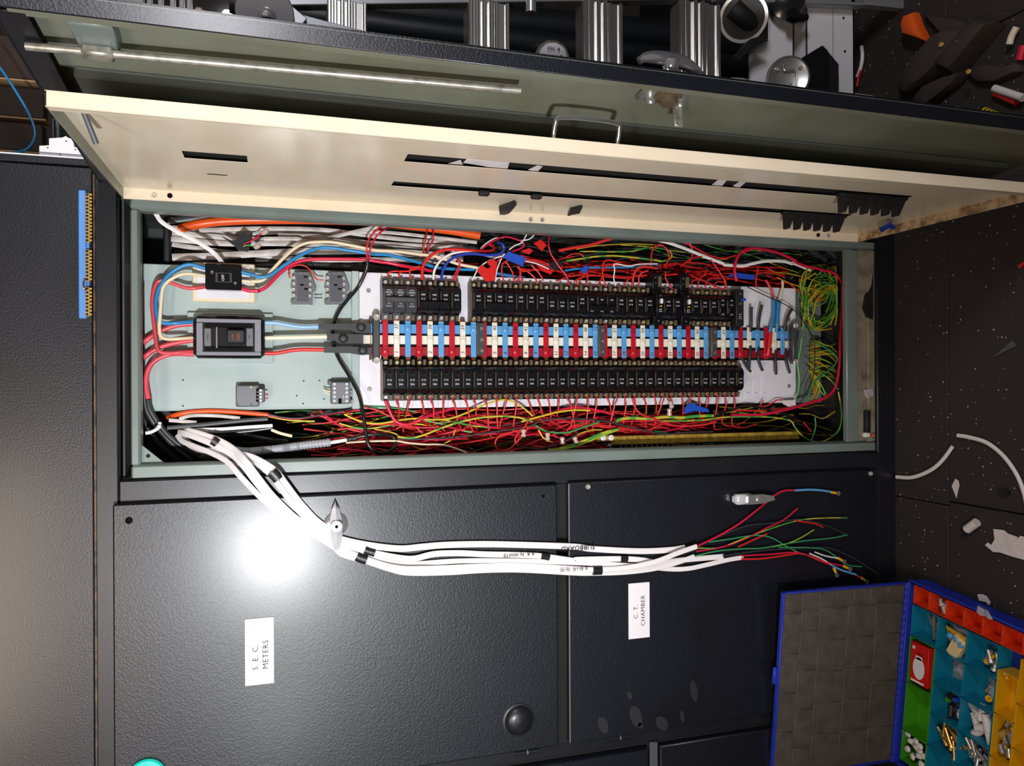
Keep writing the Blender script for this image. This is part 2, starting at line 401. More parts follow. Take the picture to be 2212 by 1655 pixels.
# round domed boss in the meters door
h = cp(G().lathe((hp.x, -.0202, hp.z), BO, [(0.039, -.002), (0.039, 0.002), (0.034, 0.003), (0.033, 0.0015), (0.0325, 0.004), (0.026, 0.011), (0.014, 0.0145), (0, 0.0155)], 32), 'round_boss', 'dark_smooth', md)
tq = P(318, 1676, -.02)
put(G().lathe((tq.x, -.0205, tq.z), BO, [(0.036, 0), (0.037, 0.006), (0.034, 0.010), (0.012, 0.012), (0, 0.012)], 28), 'magnet', 'turquoise', label='turquoise round magnet stuck on the meters door by the bottom edge', cat='magnet')
for (px, py, rx, rz) in ((1303, 1567, 17, 11), (1360, 1503, 8, 6), (1384, 1568, 6, 6), (1374, 1548, 22, 14), (1430, 1563, 15, 14), (1474, 1548, 12, 5), (1499, 1493, 22, 9)):
    p = P(px, py, -.0205); k_ = .00125
    cp(G().prism([(p.x + rx * k_ * math.cos(w), -.02005, p.z + rz * k_ * math.sin(w + .4)) for w in [2 * math.pi * i / 14 for i in range(14)]], (0, -.0002, 0)), 'smudge', 'smudge', cd_)
# hinges on the far side and the strip of the neighbouring bay
cp(G().box((-0.905, 0.0, 0.06), (-0.872, 0.03, 1.973), .003), 'divider_rail', 'dark_smooth')
for (hx, hz) in ((-.874, 1.10), (-.873, 0.86)):
    hg = cp(G().lathe((hx, -.014, hz - .03), (0, 0, 1), [(.0055, 0), (.0055, .06)], 10), 'hinge', 'dark_smooth', cab)
    cp(G().lathe((hx, -.014, hz - .002), (0, 0, 1), [(.0062, 0), (.0062, .003)], 10), 'washer', 'chrome_dull', hg)
sd = cp(G().box((XL, -0.02, 0.785), (-0.908, 0, 1.981), .003), 'side_door', 'dark_paint')
cp(G().box((XL, -0.02, 0.088), (-0.908, 0, 0.752), .003), 'side_door', 'dark_paint')
cp(G().box((XL, -0.012, 0.754), (-0.9, -0.002, 0.775), .002), 'door_edge', 'relay_dark')
# wing handles: a pointed chrome blade on a round rose
def wing(parent, c, d, L, W, name='handle'):
    d = Vector(d).normalized(); n = Vector((0, -1, 0)); s_ = d.cross(n)
    g = G().lathe((c[0], -.02, c[1]), BO, [(.026, 0), (.026, .004), (.020, .008), (.012, .009), (.012, .028), (0, .028)], 24)
    hb = cp(g, name, 'chrome_dull', parent)
    C = Vector((c[0], -.034, c[1]))
    prof = [(-1.0, .30), (-.85, .62), (-.45, .98), (0, 1.0), (.3, .92), (.65, .62), (.9, .22), (1.0, .04)]
    g = G(); o = 0
    for t, w in prof:
        p = C + d * (t * L / 2); th = .006 + .008 * (1 - abs(t))
        g.v += [p - s_ * W / 2 * w, p + n * th, p + s_ * W / 2 * w, p - n * .004]
    for i in range(len(prof) - 1):
        for k in range(4): g.f.append((i*4 + k, i*4 + (k+1) % 4, (i+1)*4 + (k+1) % 4, (i+1)*4 + k))
    g.f += [(3, 2, 1, 0), tuple(len(prof)*4 - 4 + k for k in range(4))]
    cp(g, 'handle_blade', 'chrome_bright', parent, sharp=60)
    cp(G().lathe(C + n * .010, n, [(.0125, 0), (.0125, .006), (.010, .0075), (.004, .0075), (.003, .004), (0, .004)], 20), 'lock_barrel', 'chrome_bright', parent)
wing(md, (-0.308, 1.540), (1, 0, .03), .108, .026)
hc = P(1622, 1075, -.02)
g = G().box((hc.x - .013, -.048, hc.z + .008), (hc.x + .013, -.02, hc.z + .060), .006)
cp(g, 'handle', 'chrome_bright', cd_)
cp(G().prism([(hc.x - .012, -.044, hc.z + .03), (hc.x + .012, -.044, hc.z + .03), (hc.x + .0125, -.044, hc.z - .01), (hc.x + .007, -.044, hc.z - .045), (hc.x - .004, -.044, hc.z - .05), (hc.x - .0115, -.044, hc.z - .012)], (0, -.009, 0)), 'handle_blade', 'chrome_dull', cd_)
cp(G().lathe((hc.x, -.052, hc.z - .004), BO, [(.009, 0), (.009, .004), (.006, .005), (0, .0045)], 16), 'lock_barrel', 'chrome_dull', cd_)
# ---- grey frame round the open wiring compartment
gf = cp(G().box((-0.197, 0.012, 0.06), (-0.168, 0.030, 1.952), .004).box((-0.178, 0.016, 0.15), (-0.166, 0.045, 1.945), .004), 'frame_rail', 'grey_frame')
cp(G().box((0.366, 0.012, 0.06), (0.391, 0.030, 1.952), .004).box((0.364, 0.016, 0.15), (0.374, 0.050, 1.945), .004), 'frame_rail', 'grey_frame')
cp(G().box((-0.168, 0.0125, 1.936), (0.366, 0.030, 1.952), .003).box((-0.168, 0.016, 1.934), (0.366, 0.05, 1.942), .003), 'frame_rail', 'grey_frame')
cp(G().box((-0.168, 0.0125, 0.118), (0.366, 0.030, 0.158), .003), 'frame_rail', 'grey_frame')
cp(G().box((-0.168, 0.020, 0.085), (0.366, 0.050, 0.118), .002), 'dirty_ledge', 'grey_dirty')
cp(G().box((-0.168, 0.0122, 0.062), (0.366, 0.030, 0.086), .002), 'frame_rail', 'grey_dirty')
gs = [P(298, 955, .03), P(298, 1006, .03), P(362, 1006, .03)]
gg = cp(G().prism([(p.x, .0305, p.z) for p in gs], (0, .003, 0)), 'gusset_plate', 'grey_frame')
gh = P(320, 985, .03); cp(G().lathe((gh.x, .030, gh.z), BO, [(.0042, 0), (.0042, .0006), (0, .0006)], 14), 'hole', 'black_gap', gg)
# inner walls of the compartment
cp(G().box((-0.196, 0.34, 0.06), (0.392, 0.345, 1.972)).box((-0.199, 0.03, 0.06), (-0.196, 0.34, 1.972)).box((0.388, 0.03, 0.06), (0.3905, 0.34, 1.972)).box((-0.196, .03, 1.966), (.388, .34, 1.97)).box((-0.196, .03, .06), (.388, .34, .064)), 'compartment_lining', 'inner_wall')
# chassis plate with folded sides, lower part and the white breaker pan
ch = cp(G().box((-0.055, 0.120, 1.462), (0.268, 0.124, 1.945), .001).box((-0.059, 0.1195, 1.462), (-0.053, 0.19, 1.945), .002).box((0.264, 0.1195, 1.462), (0.269, 0.19, 1.945), .002), 'chassis_plate', 'plate_grey')
cp(G().box((-0.062, 0.150, 0.13), (0.272, 0.154, 1.47), .001), 'lower_chassis_plate', 'grey_frame')
pan = cp(G().box((-0.058, 0.108, 0.25), (0.264, 0.112, 1.474), .001).box((-0.060, 0.1085, 0.25), (-0.056, 0.150, 1.474), .001).box((0.262, 0.1085, 0.25), (0.266, 0.150, 1.474), .001), 'breaker_pan', 'pan_white')
cp(G().box((-0.060, 0.104, 1.474), (0.268, 0.150, 1.492), .002), 'pan_edge', 'plate_grey')
for (px, py) in ((796, 628), (798, 841), (1704, 690), (1704, 834)):
    p = P(px, py, .107); screw_part(pan, p.x, p.z, .1075, 'chrome_dull', .0055)
for (px, py) in ((395, 821), (395, 877), (656, 823), (641, 855), (655, 872), (690, 822), (700, 862)):
    p = P(px, py, .1195); cp(G().lathe((p.x, .1197, p.z), BO, [(.0018, 0), (.0018, .0004), (0, .0004)], 10), 'hole', 'black_gap', ch)
a = P(625, 834, .119); b = P(672, 872, .119)
# pressed blanks at the empty end of the pan
for i in range(4):
    z = 0.4665 - .027 * (i + 1.15)
    cp(G().box((-0.048, .1068, z - .0115), (0.052, .1078, z + .0115), .0003).box((-0.004, .1058, z - .007), (0.008, .1068, z + .005), .0003), 'blank_panel', 'pan_white', pan)
    cp(G().box((0.152, .1068, z - .0115), (0.252, .1078, z + .0115), .0003), 'blank_panel', 'pan_white', pan)
    cp(G().lathe((-0.030, .1066, z), BO, [(.0014, 0), (.0014, .0004), (0, .0004)], 8), 'hole', 'black_gap', pan)
# ---- cream inner door, standing open at right angles
def holed(x0, x1, ys, zs, holes):
    g = G()
    for i in range(len(ys) - 1):
        for j in range(len(zs) - 1):
            cy, cz = (ys[i] + ys[i+1]) / 2, (zs[j] + zs[j+1]) / 2
            if not any(h[0] < cy < h[1] and h[2] < cz < h[3] for h in holes): g.box((x0, ys[i], zs[j]), (x1, ys[i+1], zs[j+1]))
    return g
YF, YH, ZB, ZT = -0.556, -0.012, 0.139, 1.962
holes = [(-.315, -.270, 1.710, 1.816), (-.1745, -.164, 1.751, 1.787), (-.404, -.356, .334, 1.440), (-.216, -.179, .330, 1.438)]
ys = sorted({YF, YH} | {h[0] for h in holes} | {h[1] for h in holes}); zs = sorted({ZB, ZT} | {h[2] for h in holes} | {h[3] for h in holes})
idr = cp(holed(0.402, 0.4028, ys, zs, holes), 'inner_door', 'cream_paint')
cp(G().box((0.380, YF, ZB), (0.403, YF + .003, ZT), .001).box((0.380, YF, ZB), (0.382, YF + .016, ZT), .0008), 'flange', 'cream_paint', idr)
cp(G().box((0.380, YH - .003, ZB), (0.403, YH, ZT), .001), 'flange', 'cream_paint', idr)
cp(G().box((0.380, YF, ZT - .003), (0.403, YH, ZT), .001), 'flange', 'olive_grey', idr)
cp(G().box((0.380, YF, ZB), (0.403, YH, ZB + .003), .001), 'flange', 'cream_grime', idr)
for (px, py, m_) in ((333, 422, 'screw_white'), (367, 423, 'print_black'), (1146, 474, 'chrome_dull'), (1171, 475, 'chrome_dull'), (1767, 508, 'print_black'), (1789, 509, 'chrome_dull')):
    p = P(px, py, YH - .003); cp(screw(G(), (p.x, YH - .003, p.z), .0052), 'screw', m_, idr)
for h_ in holes: cp(G().box((.4085, h_[0] - .004, h_[2] - .004), (.4095, h_[1] + .004, h_[3] + .004)), 'slot_shade', 'black_gap', idr)  # black sheets added as painted shade behind the slots
cp(G().tube([(0.402, -.492, 1.930), (0.357, -.476, 1.915)], .0042, 8, smooth=False), 'stud', 'relay_dark', idr)
# bow handle on the outer face, seen over the edge
ha, hb = PX(1200, 300, .406), PX(1347, 306, .406)
zt, zb = ha.z, hb.z
cp(G().tube([(0.403, -.530, zt), (0.430, -.543, zt), (0.441, -.548, zt - .012), (0.441, -.548, zb + .012), (0.430, -.543, zb), (0.403, -.530, zb)], .0042, 10, 5), 'handle', 'chrome', idr)
# black pole fillers clipped into the slots, and wisps of torn tape
def filler(y, z, n, pitch):
    g = G().box((0.395, y - .010, z - n * pitch), (0.401, y + .008, z + .006), .001)
    for i in range(n):
        zc = z - (i + .5) * pitch
        g.add([(0.396, y - .012, zc + .010), (0.396, y + .014, zc + .010), (0.396, y + .014, zc - .007), (0.396, y - .012, zc - .007), (0.365, y + .008, zc - .001), (0.365, y + .026, zc - .001), (0.365, y + .026, zc - .007), (0.365, y + .008, zc - .007)],
              [(0,1,2,3), (4,7,6,5), (0,4,5,1), (1,5,6,2), (2,6,7,3), (3,7,4,0)])
    return g
cp(filler(-.384, .512, 6, .0285), 'pole_filler', 'black_rubber', idr)
cp(filler(-.200, .515, 6, .0285), 'pole_filler', 'black_rubber', idr)
for (px, py, ln) in ((1045, 415, .022), (1158, 422, .022)):
    p = PX(px, py, .399); cp(G().box((.391, p.y - .01, p.z - ln / 2), (.401, p.y + .006, p.z + ln / 2), .002), 'clip', 'black_rubber', idr)
for (pts) in (((1078, 445), (1112, 433), (1116, 437), (1100, 456), (1080, 462)), ((1226, 462), (1232, 449), (1258, 443), (1252, 456), (1236, 459))):
    cp(G().prism([PX(x, y, .4005) for x, y in pts], (-.006, 0, 0)), 'slot_clip', 'black_rubber', idr)
for (pts) in (((968, 354), (995, 346), (1000, 356)), ((1000, 352), (1008, 344), (1100, 352), (1096, 366), (1080, 366), (1040, 358)), ((1141, 367), (1160, 358), (1172, 360), (1158, 374)), ((1537, 400), (1552, 388), (1570, 390), (1558, 404)), ((1583, 402), (1600, 391), (1612, 393), (1597, 406))):
    cp(G().prism([PX(x, y, .4065) for x, y in pts], (.0006, 0, 0)), 'tape_strip', 'paper', idr)
# ---- dark outer door swung a little past square
OH = Vector((0.436, -0.004, 0)); OF = Vector((0.502, -0.630, 0)); od_d = (OF - OH).normalized(); od_n = Vector((od_d.y, -od_d.x, 0))
if od_n.x > 0: od_n = -od_n
OM = Matrix(((od_d.x, od_n.x, 0, OH.x), (od_d.y, od_n.y, 0, OH.y), (0, 0, 1, 0), (0, 0, 0, 1)))
OW, OZ0, OZ1 = (OF - OH).length, 0.05, 2.006
odr = cp(G().box((0, 0, OZ0), (OW, .002, OZ1), .0005, OM), 'outer_door', 'olive_grey')
cp(G().box((OW - .003, -.004, OZ0), (OW, .026, OZ1), .0012, OM).box((0, -.003, OZ0), (OW, -.0005, OZ1), 0, OM), 'door_skin', 'dark_paint', odr)
cp(G().box((OW - .018, .022, OZ0 + .02), (OW - .003, .0255, OZ1 - .02), .001, OM).box((OW - .018, .010, OZ0 + .02), (OW - .016, .024, OZ1 - .02), .0008, OM), 'flange', 'olive_grey', odr)
cp(G().box((0, 0, OZ1 - .003), (OW, .026, OZ1), .001, OM).box((0.02, .0225, OZ1 - .04), (OW - .01, .0255, OZ1 - .003), .001, OM), 'flange', 'dark_smooth', odr)
cp(G().box((.30, .002, OZ0 + .07), (.447, .020, OZ1 - .055), .003, OM), 'stiffener', 'grey_frame', odr)
def OD(q): return OM @ Vector(q)
cp(G().tube([OD((.549, .033, 1.985)), OD((.579, .033, 1.29))], .0058, 10, smooth=False), 'locking_rod', 'zinc', odr)
cp(G().box((.541, .026, 1.876), (.563, .041, 1.916), .003, OM), 'rod_clip', 'zinc', odr)
cp(G().box((.548, .002, 1.868), (.612, .027, 1.922), .003, OM), 'rod_bracket', 'grey_frame', odr)
lb = cp(G().box((.548, .004, .985), (.610, .012, 1.075), .003, OM), 'latch', 'chrome_dull', odr)
cp(G().lathe(OD((.578, .012, 1.027)), od_n, [(.024, 0), (.024, .004), (.016, .006), (.014, .016), (0, .016)], 20), 'latch_rose', 'bakelite_tan', lb)
cp(G().box((.556, .010, .992), (.562, .056, 1.008), .001, OM), 'latch_tongue', 'zinc', lb)
for dz in (.996, 1.052): cp(G().lathe(OD((.562, .012, dz)), od_n, [(.009, 0), (.009, .008), (.006, .012), (0, .012)], 12), 'bolt', 'chrome_dull', lb)
# big chrome T handle on its outer face
hh = cp(G().lathe(OD((.606, -.003, 1.035)), -od_n, [(.018, 0), (.0165, .005), (.013, .010), (.012, .018), (.016, .027), (.010, .032), (0, .033)], 20), 'handle', 'chrome', odr)
tb = OD((.606, -.030, 1.035))
cp(G().tube([tb + Vector((-.004, .0, .058)), tb + Vector((.003, 0, .045)), tb + Vector((.006, 0, .018)), tb + Vector((.004, 0, -.018)), tb + Vector((-.006, 0, -.045)), tb + Vector((-.015, 0, -.058))], .01, 12, 6, .7, rfun=lambda t, L: .0125 * (0.4 + .6 * math.sin(math.pi * min(max(t, .08), .92)))), 'grip', 'chrome', hh)
put(G().box((P(1000, 250, .66).x, .66, 0), (P(1000, 70, .66).x, .70, 1.36), .004), 'wall_post', 'post_wall', kind='structure')
# ================================================================== breakers
K0, PITCHZ = 1.411, 0.02699
def kz(k): return K0 - k * PITCHZ
XC_LO, XC_UP = 0.0085, 0.2000
BODY = [(-.0495, .108), (-.0495, .088), (-.0335, .086), (-.030, .068), (-.022, .060), (.022, .060), (.030, .068), (.033, .086), (.0495, .088), (.0495, .108)]
def breaker(name, k, flip, texts, label, group, bodymat='breaker_black', face_up=False, tog='breaker_black', screwmat='screw_gold', noprint=False):
    xc = XC_UP if flip else XC_LO; s = -1 if flip else 1
    root = empty(name, (xc, .108, kz(k) - .013), label, 'circuit breaker', group)
    z = kz(k); T = lambda x, y, dz: Vector((xc + s * x, y, z + dz))
    body_parts(root, T, s, bodymat, screwmat)
    put(G().add([T(x, y, dz) for (x, y, dz) in ((.004, .060, .0046), (.019, .060, .0046), (.019, .060, -.0046), (.004, .060, -.0046), (.008, .0455, .004), (.016, .0455, .004), (.016, .0455, -.004), (.008, .0455, -.004))],
        [(0,1,2,3), (4,7,6,5), (0,4,5,1), (1,5,6,2), (2,6,7,3), (3,7,4,0)]), 'toggle', tog, root)
    if not noprint: lettering(root, T, s, texts, face_up)
    return root
def body_parts(root, T, s, bodymat, screwmat, name='body'):
    g = G().prism([T(x, y, .0128) for x, y in BODY], T(0, 0, -.0128) - T(0, 0, .0128))
    a, b = T(-.022, .0605, .0078), T(.022, .0555, -.0100); g.box(a, b, .0012)
    bd = put(g, name, bodymat, root)
    for q in (.0355, -.0485): put(G().box(T(q, .0862, -.0035), T(q + .0135, .076, -.0105), .001), 'terminal_shroud', 'bakelite_tan', root)
    put(G().box(T(-.018, .0603, .0094), T(.018, .0565, .0110), .0004), 'side_glint', 'bakelite_tan', root)  # tan strip painted as the light grazing the side of the nose
    for x in (.0415, -.0405):
        put(screw(G(), T(x, .0845, .0042), .0052), 'terminal_screw', screwmat, root)
    return bd
def lettering(root, T, s, texts, face_up=False):
    q = 1 if (face_up or s > 0) else -1
    g = G()
    for (t, x, sz) in texts: g.text(t, sz, T(x, .0551, -.0005), BR * q, BU * q)
    put(g, 'lettering', 'print_white', root)
def end_plate(root, xc, k, m_): put(G().box((xc - .047, .070, kz(k) + .0129), (xc + .047, .108, kz(k) + .0142), .0005).box((xc - .024, .0615, kz(k) + .0129), (xc + .024, .071, kz(k) + .0140), .0005), 'end_plate', m_, root)
T20 = [('O N', -.0005, .0058), ('20A', -.0105, .0062)]
lo0 = breaker('circuit_breaker', 0, False, [('O N', -.0005, .0058), ('40A', -.0105, .0062)], 'black 40 amp breaker at the left end of the lower row', 'breakers in the lower row', screwmat='screw_white')
end_plate(lo0, XC_LO, 0, 'bakelite_side')
lo1 = breaker('circuit_breaker', 1, False, T20, 'black 20 amp breaker, second from the left in the lower row', 'breakers in the lower row')
for k in range(2, 36):
    dup(lo1, (0, 0, -(k - 1) * PITCHZ), label='black 20 amp breaker, %s from the left in the lower row' % ORD[k])
U20 = [('O N', -.0005, .0058), ('20A', -.0105, .0062)]
def threepole(k, texts, label, bodymat, bar, face_up=False, barx=.012):
    root = empty('three_pole_breaker', (XC_UP, .108, kz(k + 2) - .013), label, 'circuit breaker', 'breakers in the upper row')
    for j in range(3):
        z = kz(k + j); T = lambda x, y, dz, z=z: Vector((XC_UP - x, y, z + dz))
        body_parts(root, T, -1, bodymat, 'screw_white', 'pole')
        lettering(root, T, -1, texts, face_up)
    a = kz(k) + .008; b = kz(k + 2) - .008; x = XC_UP - barx
    put(G().box((x - .006, .0435, b), (x + .006, .0605, a), .002), 'toggle_bar', bar, root)
    return root
tp0 = threepole(0, [('OFF', -.0075, .0048), ('Quicklag', -.0135, .0042), ('15 A', -.0195, .0045), ('On', .0125, .0042), ('10-27-98', .0185, .0036)], 'dark grey three-pole breaker at the left end of the upper row', 'breaker_grey', 'clamp_grey', False, .004)
end_plate(tp0, XC_UP, 0, 'relay_grey')
threepole(3, [('60A', -.0105, .0062), ('O N', -.0005, .005)], 'black 60 amp three-pole breaker fed by red, white and blue cables', 'breaker_black', 'breaker_black')
threepole(9, U20, 'black three-pole breaker just right of the gap in the upper row', 'breaker_black', 'breaker_black')
threepole(15, [('O N', -.0005, .0058), ('20A', .0085, .0062)], 'black three-pole breaker with upright print in the upper row', 'breaker_black', 'breaker_black', True, -.0135)
threepole(19, [('40A', -.0105, .005), ('ON', .0185, .005)], 'black three-pole breaker below the bare white tail in the upper row', 'breaker_black', 'breaker_black')
up1 = None; cnt = {6: 'lone black 20 amp breaker left of the gap in the upper row', 8: 'black 20 amp breaker right beside the gap in the upper row'}
n = 0
for k in (6, 8, 12, 13, 14, 18, 22, 23, 24, 25, 27, 28, 30, 31, 32):
    lab = cnt.get(k)
    if lab is None:
        n += 1; lab = 'black single breaker, %s after the three-pole one beside the gap, upper row' % ORD[n - 1]
    if up1 is None: up1 = breaker('circuit_breaker', k, True, U20, lab, 'breakers in the upper row'); k1 = k
    else:
        o_ = dup(up1, (0, 0, -(k - k1) * PITCHZ), label=lab)
        if k == 8: end_plate(o_, XC_UP, 8, 'bakelite_tan')
for j, k in enumerate((33, 34)):
    breaker('circuit_breaker', k, True, [('30A', -.0185, .0052), ('OFF', -.0065, .0048), ('10kA', .0195, .0045)], ['black breaker with bold white print, left one of the pair beside the tall black unit', 'black breaker with bold white print, right one of the pair beside the tall black unit'][j], 'breakers in the upper row')
def rcbo(k, label):
    xc = XC_UP; z = kz(k)
    root = empty('residual_current_breaker', (xc, .108, z - .013), label, 'circuit breaker', 'tall units in the upper row')
    g = G().box((xc - .0495, .060, z - .0128), (xc + .040, .108, z + .0128), .002).box((xc - .030, .048, z - .0118), (xc + .030, .062, z + .0118), .002).box((xc + .040, .066, z - .0128), (xc + .086, .112, z + .0128), .002)
    put(g, 'body', 'breaker_black', root)
    put(G().box((xc + .050, .062, z - .012), (xc + .078, .0665, z - .002), .001), 'vent_panel', 'bakelite_tan', root)
    put(G().box((xc + .004, .040, z - .0045), (xc + .017, .049, z + .0025), .0015), 'toggle', 'print_white', root)
    put(G().box((xc - .004, .0465, z - .0045), (xc - .0008, .0485, z + .0025), .0004), 'test_button', 'bin_yellow', root)
    g = G()
    for t, x, sz in (('7', .024, .0055), ('20A', -.011, .005), ('30mA', -.016, .0042), ('N', -.040, .0045)): g.text(t, sz, (xc + x, .0477 if x > -.03 else .0597, z), BR, BU)
    for t, x in (('N', .074), ('L', .060)): g.text(t, .0045, (xc + x, .0659, z + .004), BR, BU)
    put(g, 'lettering', 'print_white', root)
rcbo(26, 'tall black safety breaker with white toggle, left one of two')
rcbo(29, 'tall black safety breaker with white toggle, right one of two')
xc, z = XC_UP, kz(35)
root = empty('isolator_module', (xc, .108, z - .013), 'tall narrow black module with a blue toggle at the right end', 'circuit breaker', 'tall units in the upper row')
put(G().box((xc - .0495, .056, z - .0122), (xc + .050, .108, z + .0122), .002).box((xc - .06, .070, z - .010), (xc - .0495, .1, z + .010), .002), 'body', 'black_rubber', root)
put(G().box((xc + .018, .046, z - .012), (xc + .025, .057, z - .002), .001), 'toggle', 'tape_blue', root)
put(G().box((xc + .008, .0548, z - .006), (xc + .014, .0562, z + .003), .0004), 'window', 'bakelite_tan', root)
g = G()
for t, x, sz in (('V', .037, .006), ('80A', -.018, .0045), ('400V', -.024, .004), ('50Hz', -.029, .004)): g.text(t, sz, (xc + x, .0555, z), BR, BU)
put(g, 'lettering', 'print_white', root)
# ================================================================== busbar stack
bb = empty('busbar_assembly', (.107, .1, kz(42)), 'row of blue, white and red busbars crossed by numbered straps', 'busbar')
BARX = {'B': (.1205, .1425), 'W': (.0945, .1155), 'R': (.067, .0885)}
ztop, zbot = 1.452, kz(41) - .020
put(G().box((.060, .1015, zbot), (.150, .1075, ztop - .03), .001), 'backing', 'black_gap', bb)
for c, m_ in (('B', 'bus_blue'), ('W', 'bus_white'), ('R', 'bus_red_dark')):
    x0, x1 = BARX[c]
    put(G().box((x0, .0925, zbot), (x1, .1005, ztop + (.02 if c == 'W' else 0)), .001), 'bar', m_, bb)
UPN = {1:'37', 4:'38', 7:'39', 10:'40', 12:'41', 13:'42', 15:'44', 16:'45', 18:'47', 19:'48', 21:'50', 22:'51', 24:'53', 25:'54', 27:'56', 28:'57', 30:'59', 31:'60', 34:'63'}
LON = {1:'1', 4:'2', 7:'3', 10:'5', 11:'6', 13:'8', 14:'9', 16:'11', 17:'12', 19:'14', 20:'15', 22:'17', 23:'18', 25:'20', 26:'21', 28:'23', 29:'24', 31:'26', 32:'27', 34:'29', 35:'30'}
for k in range(42):
    c = 'RWB'[k % 3]; z = kz(k) + .0042; w = .0068
    x0, x1 = BARX[c]; xm = (x0 + x1) / 2
    t, b_ = .1505, .0635
    if k == 37: b_ = .092
    if k == 38: b_, t = .082, .145
    if k == 40: b_ = .080
    if k == 41: b_ = .076
    g = G().box((b_, .0872, z - w), (t, .0905, z + w), .0008)
    g.box((x0 - .001, .0852, z - w - .001), (x1 + .001, .0925, z + w + .001), .0022)
    g.lathe((xm, .0855, z), BO, [(.0062, 0), (.0058, .0018), (.004, .0028), (0, .003)], 12)
    st = put(g, 'strap', {'R': 'bus_red', 'W': 'bus_white', 'B': 'bus_blue'}[c], bb)
    if k < 36:
        for q in (b_ - .006, t - .002): put(G().box((q, .0875, z - .005), (q + .0075, .0895, z + .005)), 'copper_tab', 'copper', st)
    g = G()
    if k in UPN: g.text(UPN[k], .0125, (.1355, .0868 if c != 'B' else .0850, z), BU, -BR, shear=.15)
    if k in LON: g.text(LON[k], .0125, (.0745, .0868 if c != 'R' else .0850, z), BU, -BR, shear=.15)
    if g.v: put(g, 'lettering', 'print_black', st)
for (px, top) in ((812, True), (1713, False)):
    z = P(px, 735, .085).z
    cl = put(G().box((.050, .074, z - .0085), (.162, .0925, z + .0085), .003), 'end_clamp', 'clamp_grey', bb)
    put(G().box((.056, .0925, z + .0085), (.158, .106, z + .014), .002), 'clamp_foot', 'bakelite_tan', cl)
    for x in (.0555, .1565): put(G().lathe((x, .0745, z), BO, [(.008, 0), (.008, .004), (.0065, .0055), (.004, .0055), (.0035, .003), (0, .003)], 18), 'bolt', 'screw_white', cl)
for px in (1040, 1301, 1543):
    z = P(px, 735, .080).z
    cl = put(G().box((.068, .078, z - .0075), (.148, .0925, z + .0075), .0012), 'mid_support', 'clamp_grey', bb)
    put(G().box((.068, .0785, z + .0072), (.148, .0925, z + .0105), .001), 'support_edge', 'bakelite_tan', cl)
    for x in (.0795, .1065, .134): put(G().lathe((x, .0779, z), BO, [(.0042, 0), (.0042, .0012), (.003, .0012), (.0024, .0004), (0, .0004)], 14), 'bolt', 'steel', cl)
# heat-shrunk cable lugs at the left end
def lug(pts, bump, name, label):
    root = put(G().pprism('h', pts, .078, .092), name, 'shrink_black', label=label, cat='cable lug', group='heat-shrunk lugs')
    p = P(*zp('h', *bump), .078)
    put(G().lathe((p.x, .0782, p.z), BO, [(.0115, 0), (.0105, .003), (.0075, .0055), (.006, .0078), (0, .0085)], 18), 'bolt_head', 'shrink_black', root)
lug([(1020,203),(1240,205),(1560,200),(1650,194),(1800,196),(1800,338),(1600,342),(1500,302),(1240,292),(1020,283)], (1655,255), 'cable_lug', 'black sleeved lug joining the light blue cable to the blue busbar')
lug([(1145,355),(1270,350),(1330,360),(1690,360),(1690,498),(1320,495),(1270,455),(1150,450)], (1390,422), 'cable_lug', 'black sleeved lug joining the ivory cable to the white busbar')
lug([(1105,550),(1560,545),(1680,558),(1810,556),(1810,662),(1640,667),(1500,640),(1105,632)], (1680,600), 'cable_lug', 'black sleeved lug joining the short red cable to the red busbar')
# ================================================================== switches and relays on the chassis plate
sw = empty('isolator_switch', P(482, 610, .119), 'small black isolator switch on a cream base plate', 'switch')
put(G().pbox(415, 568, 551, 653, .104, .1195, .003), 'base_plate', 'beige_plastic', sw)
put(G().pbox(424, 574, 540, 645, .1015, .1045, .002), 'base_rim', 'pan_white', sw)
put(G().pbox(443, 570, 522, 626, .072, .1015, .003), 'body', 'black_gloss', sw)
put(G().pbox(465, 589, 501, 610, .0708, .0725, .0006), 'bezel', 'breaker_grey', sw)
put(G().pbox(470, 592, 496, 608, .066, .0715, .001), 'rocker', 'black_gloss', sw)
p = P(482, 600, .0658); put(G().text('OFF', .008, p, BU, -BR), 'lettering', 'print_white', sw)
for (x, y) in ((458, 588), (508, 612)): p = P(x, y, .0715); put(screw(G(), (p.x, .072, p.z), .004), 'screw', 'chrome', sw)
ms = empty('main_switch', P(494, 727, .119), 'large black main switch marked ON with cables into both ends', 'switch')
put(G().pbox(404, 676, 590, 785, .108, .1195, .002), 'mounting_plate', 'plate_grey', ms)
put(G().pbox(416, 681, 572, 774, .062, .108, .010), 'housing', 'black_gloss', ms)
for q in ((424, 689, 564, 697), (424, 760, 564, 768), (424, 697, 438, 760), (550, 697, 564, 760)): put(G().pbox(*q, .0585, .0625, .001), 'bezel', 'bezel_grey', ms)
put(G().pbox(438, 697, 550, 760, .0612, .0618), 'recess', 'black_gap', ms)
for q in ((443, 700, 545, 708), (443, 749, 545, 757)): put(G().pbox(*q, .0565, .0615, .002), 'guide', 'black_gloss', ms)
for q in ((441, 709, 456, 748), (532, 709, 547, 748)): put(G().pbox(*q, .0585, .0615, .001), 'guide_end', 'relay_grey', ms)
put(G().pbox(489, 712, 529, 742, .044, .0615, .003), 'lever', 'black_rubber', ms)
put(G().pbox(466, 706, 470, 752, .054, .0615, .001), 'indicator', 'chrome_dull', ms)
p = P(515, 728, .0438); put(G().text('ON', .010, p, BU, -BR), 'lettering', 'print_red', ms)
p = P(503, 728, .0438); put(G().text('150A', .0062, p, BU, -BR), 'lettering', 'print_red', ms)
